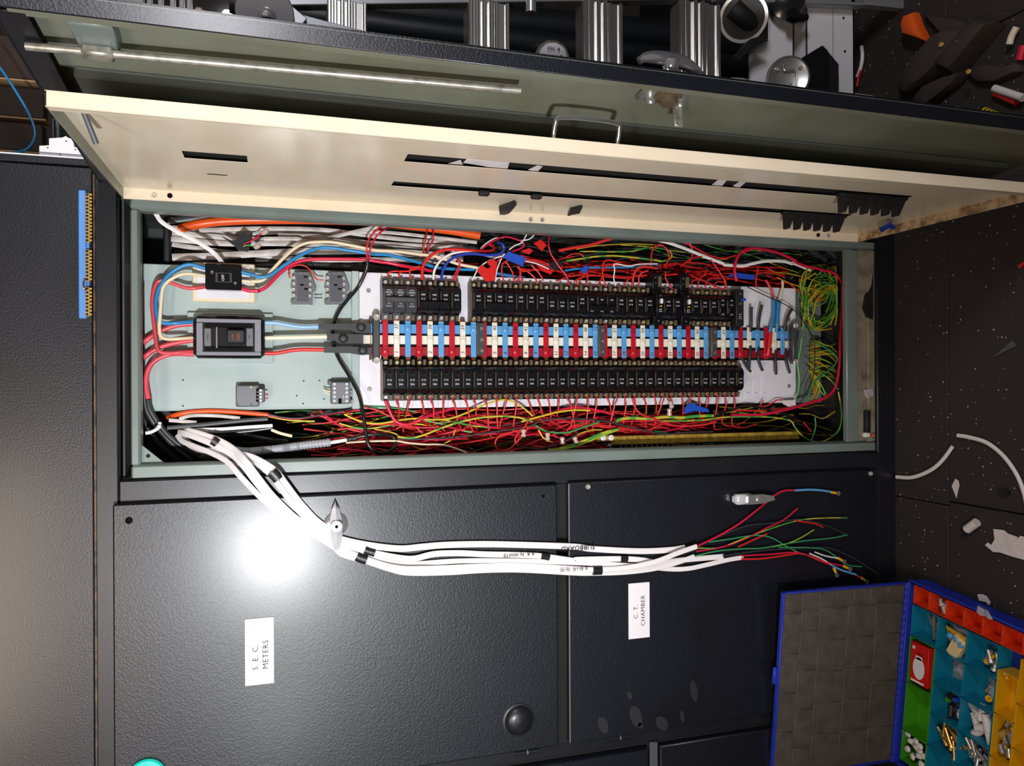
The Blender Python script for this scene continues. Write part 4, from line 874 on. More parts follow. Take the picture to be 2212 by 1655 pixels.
# ---------------------------------------------------------------- lower wiring
wire('orange_cable', 'w_orange', 11.5, 118, 'q 70,222,140 180,190 350,160 600,150 900,165 1080,180 1225,198', 'orange cable under the lower edge of the plate', C_)
wire('inner_sheath', 'w_white', 9, 74, 'q 1920,518 2040,498 2135,482', 'white inner sheath leaving the grey corrugated conduit', C_)
LWR = [
 ('w_crimson', 5.5, 112, 'q 1225,202 1400,228 1550,240 1800,205 2000,170 2189,150 r 60,152 200,142', 'crimson core fanning out of the orange cable'),
 ('w_black', 4, 110, 'q 1230,188 1400,225 1600,232 1900,185 2189,128 r 100,128 220,118', 'black core fanning out of the orange cable'),
 ('w_yellow', 4, 114, 'q 1225,212 1400,245 1560,262 1760,268', 'yellow core fanning out of the orange cable'),
 ('w_crimson', 8, 78, 'r 498,28 540,135 600,250 670,297 760,310 860,275 960,225 1120,170,96 1300,120,110', 'thick crimson tail swooping from the first lower breaker'),
 ('w_earth', 5, 80, 'r 640,452 800,465 950,430 1150,350 1350,285 1600,230 1850,212 2050,228 2212,275', 'long pale green earth wire across the lower wiring'),
 ('w_yellow', 4.4, 84, 'r 20,190 150,250 300,292 450,295 650,260 850,238 1050,252 1250,240 1450,170 1650,80 1830,25 1950,30 2100,110 2212,205', 'yellow wire humping up against the pan edge'),
 ('w_green', 4, 104, 'r 240,100 400,103 550,112 700,132 860,162', 'green wire close under the plate edge'),
 ('w_mint', 4.2, 96, 'r 940,258 1100,290 1250,328 1400,378 1510,402', 'mint wire slanting through the lower wiring'),
 ('w_earth', 4, 98, 'r 1050,226 1250,268 1450,312 1720,348', 'green and yellow wire under the yellow hump'),
 ('w_yellow', 4, 100, 'r 790,298 950,312 1170,355', 'short yellow wire beside the crimson swoop'),
 ('w_earth', 4.2, 92, 'r -40,295 100,335 230,355 380,348 545,318', 'green and yellow wire crossing behind the black flex'),
 ('w_mustard', 4, 94, 'r 370,360 600,410 720,490 800,540 880,585 980,598 1080,575 1190,528 1270,475 1312,370', 'mustard wire dipping low in a long hook'),
 ('w_cream', 5, 84, 'r 40,520 300,505 600,500 760,522 950,540 1150,545 1300,580 1450,640', 'cream flat wire near the bottom frame', ),
 ('w_charcoal', 4.6, 84, 'r 640,480 900,478 1200,465 1450,440 1800,390 2050,350 2212,318 s 200,268 400,240 700,245 1000,280 1250,342 1450,385 1650,420 1900,402 2212,392', 'long charcoal wire wandering through the lower wiring'),
 ('w_charcoal', 4, 100, 'r 1480,330 1750,332 2000,300 2212,255', 'short charcoal wire above the long one'),
 ('w_crimson', 5, 98, 'r 1350,232 1600,310 1750,345 1900,350 2100,315 2250,280', 'crimson wire sagging under the lower tails'),
 ('w_scarlet', 4.4, 78, 'r 2170,250 2100,360 1960,400 1830,440 1778,520 1800,590 1870,615 1960,585 2050,490 2130,400 2160,330', 'scarlet wire looped near the bottom frame'),
 ('w_scarlet', 4.2, 82, 'r 2050,560 2010,500 2030,430 2090,380 2190,350', 'scarlet wire hooked inside the loop'),
 ('w_scarlet', 4.2, 96, 'r 240,104 400,142 540,208 640,240', 'scarlet wire slanting from the black flex'),
 ('w_scarlet', 4.2, 92, 'r 270,300 450,312 600,312 780,335 860,345 950,430 1050,465', 'scarlet wire bending down mid-way'),
 ('w_scarlet', 4.4, 98, 'r -60,370 100,355 250,380 400,420', 'scarlet wire beside the taped conduit end'),
 ('w_crimson', 4.4, 74, 'r -60,600 100,602 250,622 500,672', 'crimson wire along the bottom frame'),
 ('w_yellow', 5, 82, 's -20,275 200,215 400,165 600,140 780,146', 'bright yellow wire over the red bundle'),
 ('w_crimson', 7, 86, 's 280,195 480,128 640,110 850,140 1060,195', 'crimson cable over the red bundle'),
 ('w_earth', 9, 82, 's 1085,275 1130,247 1250,232 1400,240 1520,238 1650,220 1850,228 2000,212 2212,205', 'thick pale green earth cable along the lower wiring'),
 ('w_yellow', 4.4, 84, 's 1640,266 1900,266 2212,245', 'bright yellow wire under the thick earth cable'),
 ('w_green', 4.4, 84, 's 145,318 250,380 400,405 550,395 700,340 885,280', 'dark green wire sagging in a smile'),
 ('w_earth', 6.5, 78, 's 420,590 600,540 800,460 950,400 1110,362', 'upper of the two earth cables rising to the brass link'),
 ('w_lime', 5.5, 76, 's 290,603 480,592 650,550 800,490 950,425 1100,372', 'lower of the two earth cables rising to the brass link'),
 ('w_scarlet', 4.6, 76, 's 1278,0 1300,100 1380,190 1550,250 1700,308 1900,328 2100,310 2250,280', 'scarlet tail sweeping far right under the blue tape flag'),
 ('w_green', 4, 92, 's 1530,385 1680,410 1850,470 2050,520 2212,532', 'green wire dropping to the right end of the brass link'),
 ('w_yellow', 4, 86, 's 180,370 225,450 280,495 345,518', 'yellow wire bending by the clear connectors'),
 ('w_mustard', 4, 92, 's 590,450 700,400 820,372 920,372', 'mustard wire arching left of the brass link'),
 ('w_charcoal', 4.6, 84, 's -40,570 150,590 350,560 520,490 640,410', 'charcoal wire in the bottom corner by the connectors'),
 ('w_scarlet', 4.6, 90, 's 480,430 560,330 700,315 900,330 1100,360 1350,375 1500,365', 'scarlet wire fanning flat out of the bundle'),
 ('w_scarlet', 4.6, 92, 's 500,440 620,345 760,300 900,315 1150,345 1300,372', 'second scarlet wire fanning flat out of the bundle'),
 ('w_earth', 4.4, 78, 'o 280,1555 600,1552 900,1540 1200,1502 1600,1495 p 250,1042 500,1043 700,1068 840,1105 890,1190 1000,1312 1150,1388 1300,1382 1450,1292 1525,1180 1545,1000 1520,800 1498,690', 'earth wire looping round the bottom right corner'),
 ('w_crimson', 9, 80, 'p 1560,-800,110 1556,-450,110 1530,-120,90 1525,100 1518,280 1480,550 1420,690 1300,785 1100,845 900,905 700,955 400,1012 0,1022', 'thick crimson cable rounding the lower right corner', ),
 ('w_red', 5, 90, 'o 1350,1400 1600,1412 1900,1390 2207,1360', 'red wire right of the lower blue flag'),
 ('w_black', 6, 84, 'o 1080,1480 1300,1400 1500,1345 1700,1370 1900,1420 2100,1480 2207,1540', 'black cable humped below the empty end of the pan'),
 ('w_red', 4, 88, 'o 1690,1350 1720,1310 1745,1265', 'short upright red wire under the pan corner'),
 ('w_red', 4, 88, 'o 1650,1360 1800,1340 1930,1265 2010,1265', 'red wire hooked under the pan corner'),
 ('w_mint', 5, 84, 'p 985,-60 965,100 930,300 952,520 935,680 895,790', 'pale green wire curving down beside the pan'),
 ('w_green', 4, 82, 'p 1140,-10 1350,90 1470,190 1460,300 1330,420 1180,540 1100,680 1072,840', 'green wire crossing the right-hand duct in an S'),
 ('w_earth', 4, 80, 'p 1080,285 1250,420 1400,535 1500,660', 'earth wire slanting down to the thick crimson cable'),
 ('w_green', 4, 90, 'p 1170,1050 1180,1180 1125,1370', 'short green wire in the bottom corner'),
 ('w_red', 4, 96, 'p 1010,1120 1070,1190 1120,1245', 'short red wire in the bottom corner'),
 ('w_mustard', 4, 88, 'p 1090,145 1250,140 1440,165', 'level mustard wire in the right-hand duct'),
 ('w_mustard', 4, 90, 'p 1080,380 1200,560 1180,700 1090,830', 'upper mustard wire bending to the corner'),
 ('w_mustard', 4, 92, 'p 1110,390 1230,580 1220,720 1130,830', 'second mustard wire bending to the corner'),
 ('w_lime', 4, 91, 'p 1130,400 1260,600 1340,770', 'lime wire running to the corner'),
 ('w_mint', 4, 89, 'p 1210,570 1250,680 1330,770', 'pale mint wire running to the corner'),
]
for (m_, d_, y_, sp_, lab) in LWR: wire('wire', m_, d_, y_, sp_, lab)
# corrugated conduit with its taped end
put(G().tube(path('q 480,655,110 700,640,90 860,612 1000,618 1300,590 1600,550 1940,512', 72), .009, 12, 24, 1, rfun=lambda t, L: .0092 + .0013 * math.cos(L / .0044 * 2 * math.pi)), 'corrugated_conduit', 'conduit_grey', label='grey corrugated conduit low in the opening', cat='conduit', sharp=80)
wire('tape_wrap', 'tape_black', 11, 74, 'q 2128,482 2189,472 r 100,472 160,470', 'black tape round the sheath beside the corrugated conduit', 'tape')
wire('flat_white_cable', 'w_white', 8, 100, 'q 320,362,120 500,362 700,357 1000,335 1275,318', 'white flat cable cut off below the orange cable', C_, .5)
wire('flat_white_cable', 'w_dirty', 8, 112, 'q 200,240 330,205 500,200 700,210 900,232', 'grimy white flat cable right under the orange cable', C_, .5)
wire('flat_white_cable', 'w_dirty', 9, 116, 'q 80,255 200,265 400,285', 'short grimy white cable end at the left of the orange cable', C_, .5)
wire('white_core', 'w_cream', 7, 98, 'q 1260,365 1360,405 1500,440', 'cream stripped core near the corrugated conduit', W_, .5)
wire('flat_black_cable', 'w_charcoal', 10, 108, 'q 60,345 400,315 700,285 1000,255 1220,240', 'flat charcoal cable below the orange cable', C_, .5)
wire('flat_black_cable', 'w_black', 9, 122, 'q 350,395 700,405 1000,380 1260,345', 'flat black cable under the cut white one', C_, .5)
wire('flat_black_cable', 'w_charcoal', 8, 130, 'q 560,450 900,420 1200,470 1450,500', 'flat charcoal cable behind the corrugated conduit', C_, .5)
# brass earth link at the bottom
el = empty('earth_link', P(1500, 946, .12), 'long tarnished brass earth link with a row of wires at the bottom', 'terminal bar')
put(G().pbox(1322, 937, 1727, 955, .084, .098, .001), 'bar', 'brass_yellow', el)
put(G().pbox(1290, 940, 1325, 954, .086, .098, .001), 'bar_end', 'brass_yellow', el)
for x in (1303, 1320): p = P(x, 946, .083); put(G().lathe((p.x, .085, p.z), BO, [(.008, 0), (.008, .004), (.005, .006), (0, .006)], 14), 'bolt', 'plug_white', el)
p = P(1318, 963, .083); put(G().lathe((p.x, .086, p.z), BO, [(.006, -.02), (.006, .004), (.003, .0055), (0, .0055)], 14), 'bolt', 'chrome', el)
for i in range(34):
    p = P(1332 + i * 11.6, 944 if i % 2 else 949, .084); put(G().lathe((p.x, .0843, p.z), BO, [(.0024, 0), (.0024, .0005), (0, .0005)], 8), 'terminal_hole', 'bronze', el)
for i in range(28):
    x = 1338 + i * 11.2; p = path('z %f,%f,96 %f,%f,82 %f,%f,78 %f,%f,92' % (x, 955, x + 3, 960, x + 4 + random.uniform(-2, 2), 967, x - 4, 974), 100)
    put(G().tube(p, .0017, 6, 4), 'neutral_tail', 'w_charcoal', label='black neutral tail, %s from the left below the brass earth link' % ORD[i], cat='wire', group='tails of the earth link')
# clear crimp connectors
for i, (zn, x, y, lab) in enumerate((('s', 285, 445, 'left one of three by the bottom frame'), ('s', 455, 495, 'middle one of three by the bottom frame'), ('s', 600, 490, 'right one of three by the bottom frame'), ('s', 1712, 75, 'upper one of two hanging under the lower breakers'), ('s', 1705, 160, 'lower one of two hanging under the lower breakers'), ('r', 2110, 405, 'inside the scarlet loop'))):
    p = P(*zp(zn, x, y), .074)
    put(G().lathe(p + Vector((.007, 0, 0)), (-1, random.uniform(-.3, .3), random.uniform(-.4, .4)), [(.003, -.002), (.0065, 0), (.0065, .005), (.0048, .006), (.0048, .010), (.0065, .011), (.0065, .016), (.003, .018), (0, .018)], 12), 'crimp_connector', 'clear_plastic', label='clear crimp connector, ' + lab, cat='connector')
# tails of the lower row
for k in range(1, 36):
    z = kz(k) + .0042; rn = random.uniform
    dz = rn(-.030, .014); low = rn(.085, .130)
    pts = [(-.0300, .0840, z), (-.043, .078, z + rn(-.004, .004)), (-.060, .080, z + dz * .35), (-low, rn(.092, .112), z + dz), (-low - .012, rn(.115, .13), z + dz - rn(.02, .05)), (-low - .004, .14, z + dz - rn(.06, .12))]
    put(G().tube([Vector(p) for p in pts], .0021, 8, 5), 'breaker_tail', 'w_scarlet', label='red tail wire of the %s breaker from the left, lower row' % ORD[k], cat='wire', group='tails of the lower breakers', sharp=60)
# the uncountable tangle behind
def tangle(name, m_, n, dia, x0, x1, ylo, yhi, Ylo, Yhi, label, Lmin=120, Lmax=420, wob=9):
    g = G(); rn = random.uniform
    for _ in range(n):
        a = rn(x0, x1 - Lmin * .6); L = rn(Lmin, Lmax); b = min(a + L, x1); cnt = max(3, int((b - a) / 55))
        t0, t1 = rn(0, 1), rn(0, 1); Y0, Y1 = rn(Ylo, Yhi), rn(Ylo, Yhi); pts = []
        for i in range(cnt + 1):
            q = i / cnt; x = a + (b - a) * q; f_ = t0 + (t1 - t0) * q
            y = ylo(x) + (yhi(x) - ylo(x)) * f_ + rn(-wob, wob)
            y = min(max(y, ylo(x)), yhi(x))
            pts.append(P(x + rn(-6, 6), y, Y0 + (Y1 - Y0) * q + rn(-.008, .008)))
        g.tube(pts, dia / 2000 * rn(.85, 1.1), 6, 5, caps=False)
    return put(g, name, m_, label=label, cat='wiring', kind='stuff', sharp=80)
lo_a = lambda x: 888 - (x - 580) * .010; lo_b = lambda x: 1000 - (x - 580) * .036
up_a = lambda x: 505 + (x - 1030) * .040; up_b = lambda x: 592 + (x - 1030) * .045
tangle('crimson_wiring', 'w_crimson', 34, 4.4, 640, 1560, lo_a, lo_b, .09, .18, 'crimson wires threaded through the red tangle below the breakers')
tangle('red_wiring', 'w_scarlet', 92, 4.2, 640, 1500, lo_a, lo_b, .09, .19, 'tangle of thin red wires below the lower breakers')
tangle('earth_wiring', 'w_earth', 26, 3.8, 590, 1500, lo_a, lo_b, .12, .20, 'green and yellow wires tangled below the lower breakers')
tangle('mustard_wiring', 'w_mustard', 26, 3.6, 600, 1800, lo_a, lo_b, .15, .23, 'mustard wires tangled deep below the lower breakers')
tangle('black_wiring', 'w_charcoal', 60, 4, 480, 1815, lo_a, lo_b, .14, .24, 'black wires tangled below the lower breakers')
tangle('red_wiring', 'w_red', 44, 4, 1060, 1700, lambda x: 545 + (x - 1030) * .045, up_b, .13, .21, 'tangle of thin red wires above the upper breakers')
tangle('earth_wiring', 'w_earth', 8, 3.4, 1040, 1800, up_a, up_b, .14, .22, 'green and yellow wires tangled above the upper breakers')
tangle('black_wiring', 'w_charcoal', 60, 5, 1040, 1815, up_a, up_b, .14, .24, 'black wires tangled above the upper breakers')
# coil of earth wire in the right-hand duct
rn = random.uniform
TURN = ['in the big slanting bundle', 'in the small upper ring']
for i in range(24):
    up_ = i > 16
    cx, cy = 1774 + rn(-10, 10), 655 + rn(-18, 18); a, b = rn(40, 66), rn(20, 38); th0 = math.radians(-60 + rn(-16, 16)); Yc = .115 + rn(-.03, .03)
    if up_: cx, cy, a, b = 1764 + rn(-9, 9), 614 + rn(-10, 10), rn(28, 40), rn(24, 34)
    pts = []
    ph = rn(0, 6.28); span = rn(3.6, 6.6)
    for j in range(13):
        w = ph + span * j / 12; u_, v_ = a * math.cos(w) + rn(-3.5, 3.5), b * math.sin(w) + rn(-3.5, 3.5)
        pts.append(P(min(1808, cx + u_ * math.cos(th0) - v_ * math.sin(th0)), cy + u_ * math.sin(th0) + v_ * math.cos(th0), Yc + .015 * math.sin(w)))
    m_ = ['w_mustard', 'w_lime', 'w_earth'][i % 3]
    put(G().tube(pts, .0021, 8, 4), 'earth_wire_coil', m_, label='%s turn of the earth wire coil, %s' % ({'w_mustard': 'mustard', 'w_lime': 'lime', 'w_earth': 'green and yellow'}[m_], TURN[up_]), cat='wire', group='turns of the earth wire coil', sharp=60)
for i in range(9):
    y = 742 + i * 9; p = path('z %f,%f,105 %f,%f,90 %f,%f,92 %f,%f,120' % (1752 + rn(-3, 3), y, 1768, y - rn(0, 5), 1790, y + rn(-6, 10), 1806 + rn(-4, 4), y + rn(0, 20)), 100)
    put(G().tube(p, .002, 8, 5), 'earth_tail', 'w_mustard' if i % 2 else 'w_lime', label='earth tail, %s from the top below the coil in the right-hand duct' % ORD[i], cat='wire', group='earth tails', sharp=60)
put(G().pbox(1757, 735, 1772, 850, .122, .135, .001), 'earth_bar', 'brass_yellow', label='upright brass earth bar in the right-hand duct', cat='terminal bar')
for i, (sp_, d_) in enumerate((('l 1080,240 1200,320 1330,400', 18), ('l 1330,240 1450,340 1560,470', 18), ('l 1400,230 1500,330 1580,420', 12), ('l 480,230 620,330 700,400', 12), ('l 1260,540 1330,640 1390,760', 10))):
    wire('flat_black_cable', 'w_charcoal', d_, 150, sp_, 'flat charcoal cable, %s from the upper right corner of the duct' % ORD[i], C_, .5, 'flat cables in the duct')
# bits lying on the dirty ledge at the foot of the opening
def ledge(x0, y0, x1, y1, m_, name, label, cat): put(G().pbox(x0, y0, x1, y1, .004, .018, .002), name, m_, label=label, cat=cat)
ledge(1872, 888, 1882, 935, 'black_rubber', 'plastic_offcut', 'black plastic offcut on the dirty ledge', 'offcut')
ledge(1869, 935, 1880, 945, 'plug_white', 'plastic_clip', 'small white clip on the dirty ledge', 'clip')
put(G().lathe(P(1884, 940, .008), (0, -1, 0), [(.004, 0), (.004, .006), (0, .008)], 10), 'orange_stopper', 'tool_orange', label='tiny orange cap on the dirty ledge', cat='cap')
g = G(); g.prism([P(*zp('l', *q), .012) for q in ((1990,545),(1960,760),(1890,900),(1860,1080),(1920,1220),(1990,1240))], (0, .008, 0))
put(g, 'rubber_flap', 'black_rubber', label='torn black rubber flap on the dirty ledge', cat='offcut')
put(G().prism([P(*zp('p', *q), .010) for q in ((1880,660),(1980,640),(1990,750),(1910,780),(1880,720))], (0, .006, 0)), 'film_scrap', 'bag_film', label='crumpled clear film on the dirty ledge', cat='scrap')
wire('relay_lead', 'w_red', 3, 92, 'h 215,1245 235,1248 260,1245', 'upper red lead out of the plain grey relay box')
wire('relay_lead', 'w_red', 3.4, 92, 'h 215,1310 240,1312 268,1325', 'lower red lead out of the plain grey relay box')
wire('relay_lead', 'w_cream', 3, 94, 'h 1200,1210 1150,1205 1095,1190', 'upper cut cream wire at the ringed relay')
wire('relay_lead', 'w_cream', 3, 94, 'h 1195,1262 1150,1240 1105,1215', 'lower cut cream wire at the ringed relay')
wire('relay_lead', 'w_red', 3.2, 94, 'h 1490,1240 1505,1240 1515,1238', 'short red wire right of the ringed relay')
# ================================================================== white cable bundle hung over the frame
def flatc(label, dia, spec, writing=None):
    r = put(G().tube(path(spec, -28), dia / 2000, 24, 6, .42, ribs=True), 'white_flat_cable', 'w_white', label=label, cat='cable', group='new white cables', sharp=60)
    if writing:
        t, sz, zone, x, y, sh, yy = writing
        put(G().text(t, sz, P(*zp(zone, x, y), yy), -BR, -BU, shear=sh, spacing=1.05), 'handwriting', 'print_black', r)
    return r
flatc('white flat cable with SUBBOARD handwritten on it, highest of the bundle', 15, 'q 240,362,130 330,385,100 620,478,60 820,590,30 960,730,-5 1120,940,-22 1300,1160,-26 1600,1430 1960,1580,-25 w 360,388 520,425 700,452 850,462 1000,448 1200,432 1500,426 1800,432 2212,446 x 300,556 600,570 800,562 895,548',
  ('SUBBOARD', .0165, 'x', 207, 550, .1, -.0352))
flatc('white flat cable marked R-R N-WHITE, middle of the bundle', 14, 'q 190,395,130 300,420,100 560,520,60 800,650,28 940,780,-3 1080,960,-22 1300,1220,-26 1600,1480 1900,1610,-25 w 380,425 540,478,-29 700,515,-31 850,540,-33 950,540,-32 1100,505,-30 1300,498 1500,507 1750,512 1950,522 2212,558 x 200,625 480,620 620,628 720,645 900,625 1142,605',
  ('R-R  N-WHITE', .0115, 'w', 1775, 510, .1, -.0348))
flatc('white flat cable marked R-BLUE N-W, second lowest of the bundle', 13, 'q 210,440,130 400,580,90 600,620,55 850,690,30 1060,740,10 1230,860,-14 1350,1010,-24 1500,1210,-27 1680,1400 1940,1590,-26 w 345,455,-26 540,540,-32 700,595,-36 850,622,-38 1000,622,-36 1200,615 1500,602 1750,596 2212,622 x 300,690,-32 500,680,-36 700,640,-42 850,582,-44 972,540,-44',
  ('R-BLUE  N-W', .0115, 'x', 180, 688, .1, -.0412))
flatc('white flat cable at the underside of the bundle, taped to its neighbour', 13, 'q 220,470,130 420,600,90 620,600,55 830,640,30 1010,670,12 1180,750,-8 1320,850,-22 1420,980,-27 1570,1180 1760,1390 1960,1560,-27 w 340,490,-28 560,562,-30 750,625,-33 900,655,-34 1200,652 1500,634 1800,632 2212,655 x 300,712 500,706 700,682 850,642 955,605')
flatc('white flat cable swinging lowest left over the frame edge', 12, 'q 175,425,130 240,500,110 380,560,80 560,630,50 750,735,14 900,900,-16 1100,1110,-24 1300,1290 1560,1480 1850,1640,-26 w 340,470,-24 520,520,-26 700,560,-27 900,585,-27 1300,560,-25 1800,560,-25 x 300,650 600,668 800,686,-25 920,682 1050,655 1180,625 1272,610')
def tape(label, dia, spec, Y): return put(G().tube(path(spec, Y), dia / 2000, 12, 5, .62), 'tape_wrap', 'tape_black', label=label, cat='tape', group='black tape on the white cables', sharp=60)
tape('black tape band nearest the compartment on the white cables', 20, 'q 580,485 610,502 640,525', 52)
tape('black tape band where the white cables cross the frame', 25, 'q 1265,850 1305,890 1345,940', -24)
tape('black tape band just right of the wing handle, upper one', 17, 'w 545,472 590,488 625,497', -31)
tape('black tape band just right of the wing handle, lower one', 21, 'w 480,522 520,540 560,552', -30)
tape('black tape band on the cable marked R-R N-WHITE', 15.5, 'w 1950,520 1985,525 2015,533', -28.5)
tape('black tape band right of that, near the door edge', 15.5, 'x 480,620 500,620 525,622', -28.5)
tape('black tape band after the R-BLUE lettering', 22, 'x 300,695 330,694 358,693', -31)
def core(m_, d_, spec, label, Y=-34): return wire('stripped_core', m_, d_, Y, spec, label, 'wire', 1, 'stripped cores of the white cables')
core('w_crimson', 5, 'x 960,545,-40 1100,478 1250,390 1400,272 1490,200 1550,178 1610,178', 'crimson core swung up to the blue sleeve and ring lug')
wire('core_sleeve', 'w_light_blue' if False else 'bus_blue', 6, -34, 'x 1603,178 1700,173 1780,178 1838,187', 'light blue sleeve on the highest ring-lug core', 'sleeve')
def ringlug(x, y, ang, label):
    p = P(*zp('x', x, y), -.036); d = BR * math.cos(ang) - BU * math.sin(ang); s_ = d.cross(BO)
    r = put(G().tube([p - d * .007, p + d * .007], .0038, 10, smooth=False), 'ring_lug', 'bin_yellow', label=label, cat='ring lug', group='yellow ring lugs')
    c = p + d * .0165; g = G(); n = 16
    for k in range(n):
        w = 2 * math.pi * k / n; o_ = d * math.cos(w) + s_ * math.sin(w)
        g.v += [c + o_ * .0056 + BO * .0008, c + o_ * .0026 + BO * .0008, c + o_ * .0056 - BO * .0008, c + o_ * .0026 - BO * .0008]
    for k in range(n):
        a, b = 4 * k, 4 * ((k + 1) % n)
        g.f += [(a, b, b + 1, a + 1), (a + 2, a + 3, b + 3, b + 2), (a, a + 2, b + 2, b), (a + 1, b + 1, b + 3, a + 3)]
    put(g, 'ring', 'chrome_dull', r); put(G().tube([p + d * .006, p + d * .012], .0026, 8, smooth=False), 'barrel', 'chrome_dull', r)
ringlug(1854, 192, .18, 'yellow ring lug on the highest core, past the blue sleeve')
ringlug(1932, 672, .45, 'yellow ring lug on the crimson core, right of the white stubs')
ringlug(2042, 750, .55, 'yellow ring lug lowest of all, just above the tool case lid')
ringlug(1862, 692, 1.1, 'yellow ring lug pointing down beside the blue sleeve')
ringlug(1896, 622, .5, 'yellow ring lug on the upper white stub')
core('w_charcoal', 3.2, 'x 975,540 1150,462 1300,406 1450,390 1560,372 1650,365 1800,402 1942,463', 'upper grey core arching to a bare tip')
core('w_earth', 3.4, 'x 980,550 1120,548 1250,500 1400,442 1550,392 1660,366 1800,356 1942,355', 'green core ending straight, level with the upper grey arch')
core('w_green', 3.4, 'x 1050,512 1200,490 1350,468 1450,482 1540,532 1600,565 1650,590', 'green core arching down over the crimson ones')
core('w_green', 3.4, 'x 960,602 1100,570 1250,556 1400,550 1560,520 1700,500 1850,485 1942,465', 'green core meeting the tip of the upper grey one')
core('w_lime', 3.2, 'x 1460,542 1560,520 1650,480 1728,432', 'short lime core pointing up in the middle of the fan')
core('w_green', 3.4, 'x 1500,546 1700,548 1800,562 1880,612 1950,660 2036,670', 'green core dropping past the ring lugs')
core('w_crimson', 4, 'x 970,572 1150,540 1300,482 1420,422 1530,370 1622,295', 'crimson core with a bent tip pointing up')
core('w_red', 4, 'x 1240,542 1350,492 1425,458', 'short red core in the middle of the fan')
core('w_red', 4, 'x 1600,372 1690,385 1750,398 1786,415', 'red core tip poking out under the upper grey arch')
core('w_crimson', 4.4, 'x 1262,600 1450,590 1600,578 1700,600 1800,640 1915,665', 'crimson core running to the right-hand ring lug')
core('w_red', 4.6, 'x 1262,622 1400,618 1550,596 1650,586 1750,625 1845,662', 'red core running into the lower blue sleeve')
wire('core_sleeve', 'bus_blue', 5.5, -38, 'x 1838,658 1900,690 2000,722', 'light blue sleeve on the lowest ring-lug core', 'sleeve')
core('w_crimson', 4.6, 'x 1990,718 2030,742', 'crimson stub between the lower blue sleeve and its lug', -38)
core('w_charcoal', 3.2, 'x 1140,602 1400,566 1600,555 1750,545 1850,556 1980,612 2060,662 2136,712', 'lower grey core drooping to a bare tip')
core('w_white', 4, 'x 1700,585 1780,620 1850,665', 'lower white stub core above the blue sleeve')
core('w_white', 4, 'x 1735,576 1800,600 1885,617', 'upper white stub core above the blue sleeve')
# ================================================================== on the floor
def fpath(zone, pts, z=.006): return [PZ(*zp(zone, *p), z) for p in pts]
put(G().tube(fpath('v', [(150,540),(280,545),(400,508),(500,450),(580,368),(652,268)]), .0055, 8, 6, .7, ref=(0, 0, 1)), 'cable_offcut', 'w_white', label='short white cable offcut curling from the cabinet foot', cat='cable offcut', sharp=60)
put(G().tube(fpath('v', [(698,168),(800,185),(950,230),(1080,325),(1180,445),(1250,570),(1300,720),(1330,900)]), .0055, 8, 6, .7, ref=(0, 0, 1)), 'cable_offcut', 'w_white', label='long white cable offcut arching across the rubber floor', cat='cable offcut', sharp=60)
def scrap(zone, pts, m_, name, label, z=.002, th=.0012): return put(G().prism(fpath(zone, pts, z), (0, 0, th)), name, m_, label=label, cat='scrap')
scrap('v', [(680,555),(708,575),(715,620),(702,665),(690,728),(648,622)], 'paper', 'paper_scrap', 'small pointed paper scrap near the cable offcuts')
scrap('v', [(1020,1005),(1115,1015),(1150,1045),(1240,1078),(1215,1118),(1260,1065),(1330,1085),(1330,1290),(1180,1250),(1080,1215),(1020,1212),(945,1150),(970,1125),(1000,1148),(1030,1100)], 'paper', 'paper_scrap', 'big torn white paper on the floor at the picture edge', .004)
scrap('t', [(1825,170),(1870,170),(1900,185),(1935,235),(1922,262),(1895,235),(1838,222)], 'paper', 'paper_scrap', 'torn paper scrap lying beside the tool case', .003)
scrap('z', [(2144,773),(2188,735),(2197,747)], 'relay_dark', 'film_scrap', 'dark grey pointed scrap on the floor')
scrap('z', [(2158,1060),(2172,1056),(2184,1062),(2180,1070),(2162,1070)], 'black_rubber', 'rubber_crumb', 'black rubber crumb beside the long offcut', .001, .008)
cn = empty('cable_gland', PZ(2100, 1135, .0), 'small white and black plug lying on the floor', 'plug')
a, b = PZ(*zp('v', 780, 1010), .012), PZ(*zp('v', 870, 945), .012)
put(G().tube([a, a.lerp(b, .5), b], .011, 10, 3), 'white_body', 'plug_white', cn); put(G().tube([a + (a - b) * .35, a], .009, 10, 3), 'black_end', 'black_rubber', cn)
for (q, lab) in (([(2200,575),(2212,565),(2212,572),(2204,580)], 'tiny red insulation shaving near the picture edge'),): scrap('z', q, 'w_red', 'insulation_bit', lab, .001, .003)
bt = PX(1917, 490, .378)
put(G().prism([PX(*q, .381) for q in ((1898,494),(1922,482),(1935,490),(1932,497),(1920,493),(1904,503))], (.003, 0, 0)), 'tape_scrap', 'tape_blue', label='blue tape scrap stuck on the foot of the cream door', cat='tape')
# ================================================================== tool case
TO = Vector((-.538, -.112, 0)); E1 = Vector((-.107, -.9943, 0)); E2 = Vector((-.9943, .107, 0))
TM = Matrix(((E1.x, E2.x, 0, TO.x), (E1.y, E2.y, 0, TO.y), (0, 0, 1, 0), (0, 0, 0, 1)))
def TB(a, b, z): return TM @ Vector((a, b, z))
tc_ = empty('tool_case', TB(.18, .25, 0), 'open blue organiser case with its lid leaning on the cabinet', 'tool case')
A0, A1, B0, B1, TH = -.014, .378, -.006, .505, .058
def tbox(g, a0, b0, z0, a1, b1, z1, ch=0): return g.box((a0, b0, z0), (a1, b1, z1), ch, TM)
g = G(); tbox(g, A0, B0, 0, A1, B1, .004); tbox(g, A0, B0, .0, A1, B0 + .004, TH, .001); tbox(g, A0, B1 - .004, 0, A1, B1, TH, .001); tbox(g, A0, B0, 0, A0 + .004, B1, TH, .001); tbox(g, A1 - .004, B0, 0, A1, B1, TH, .001)
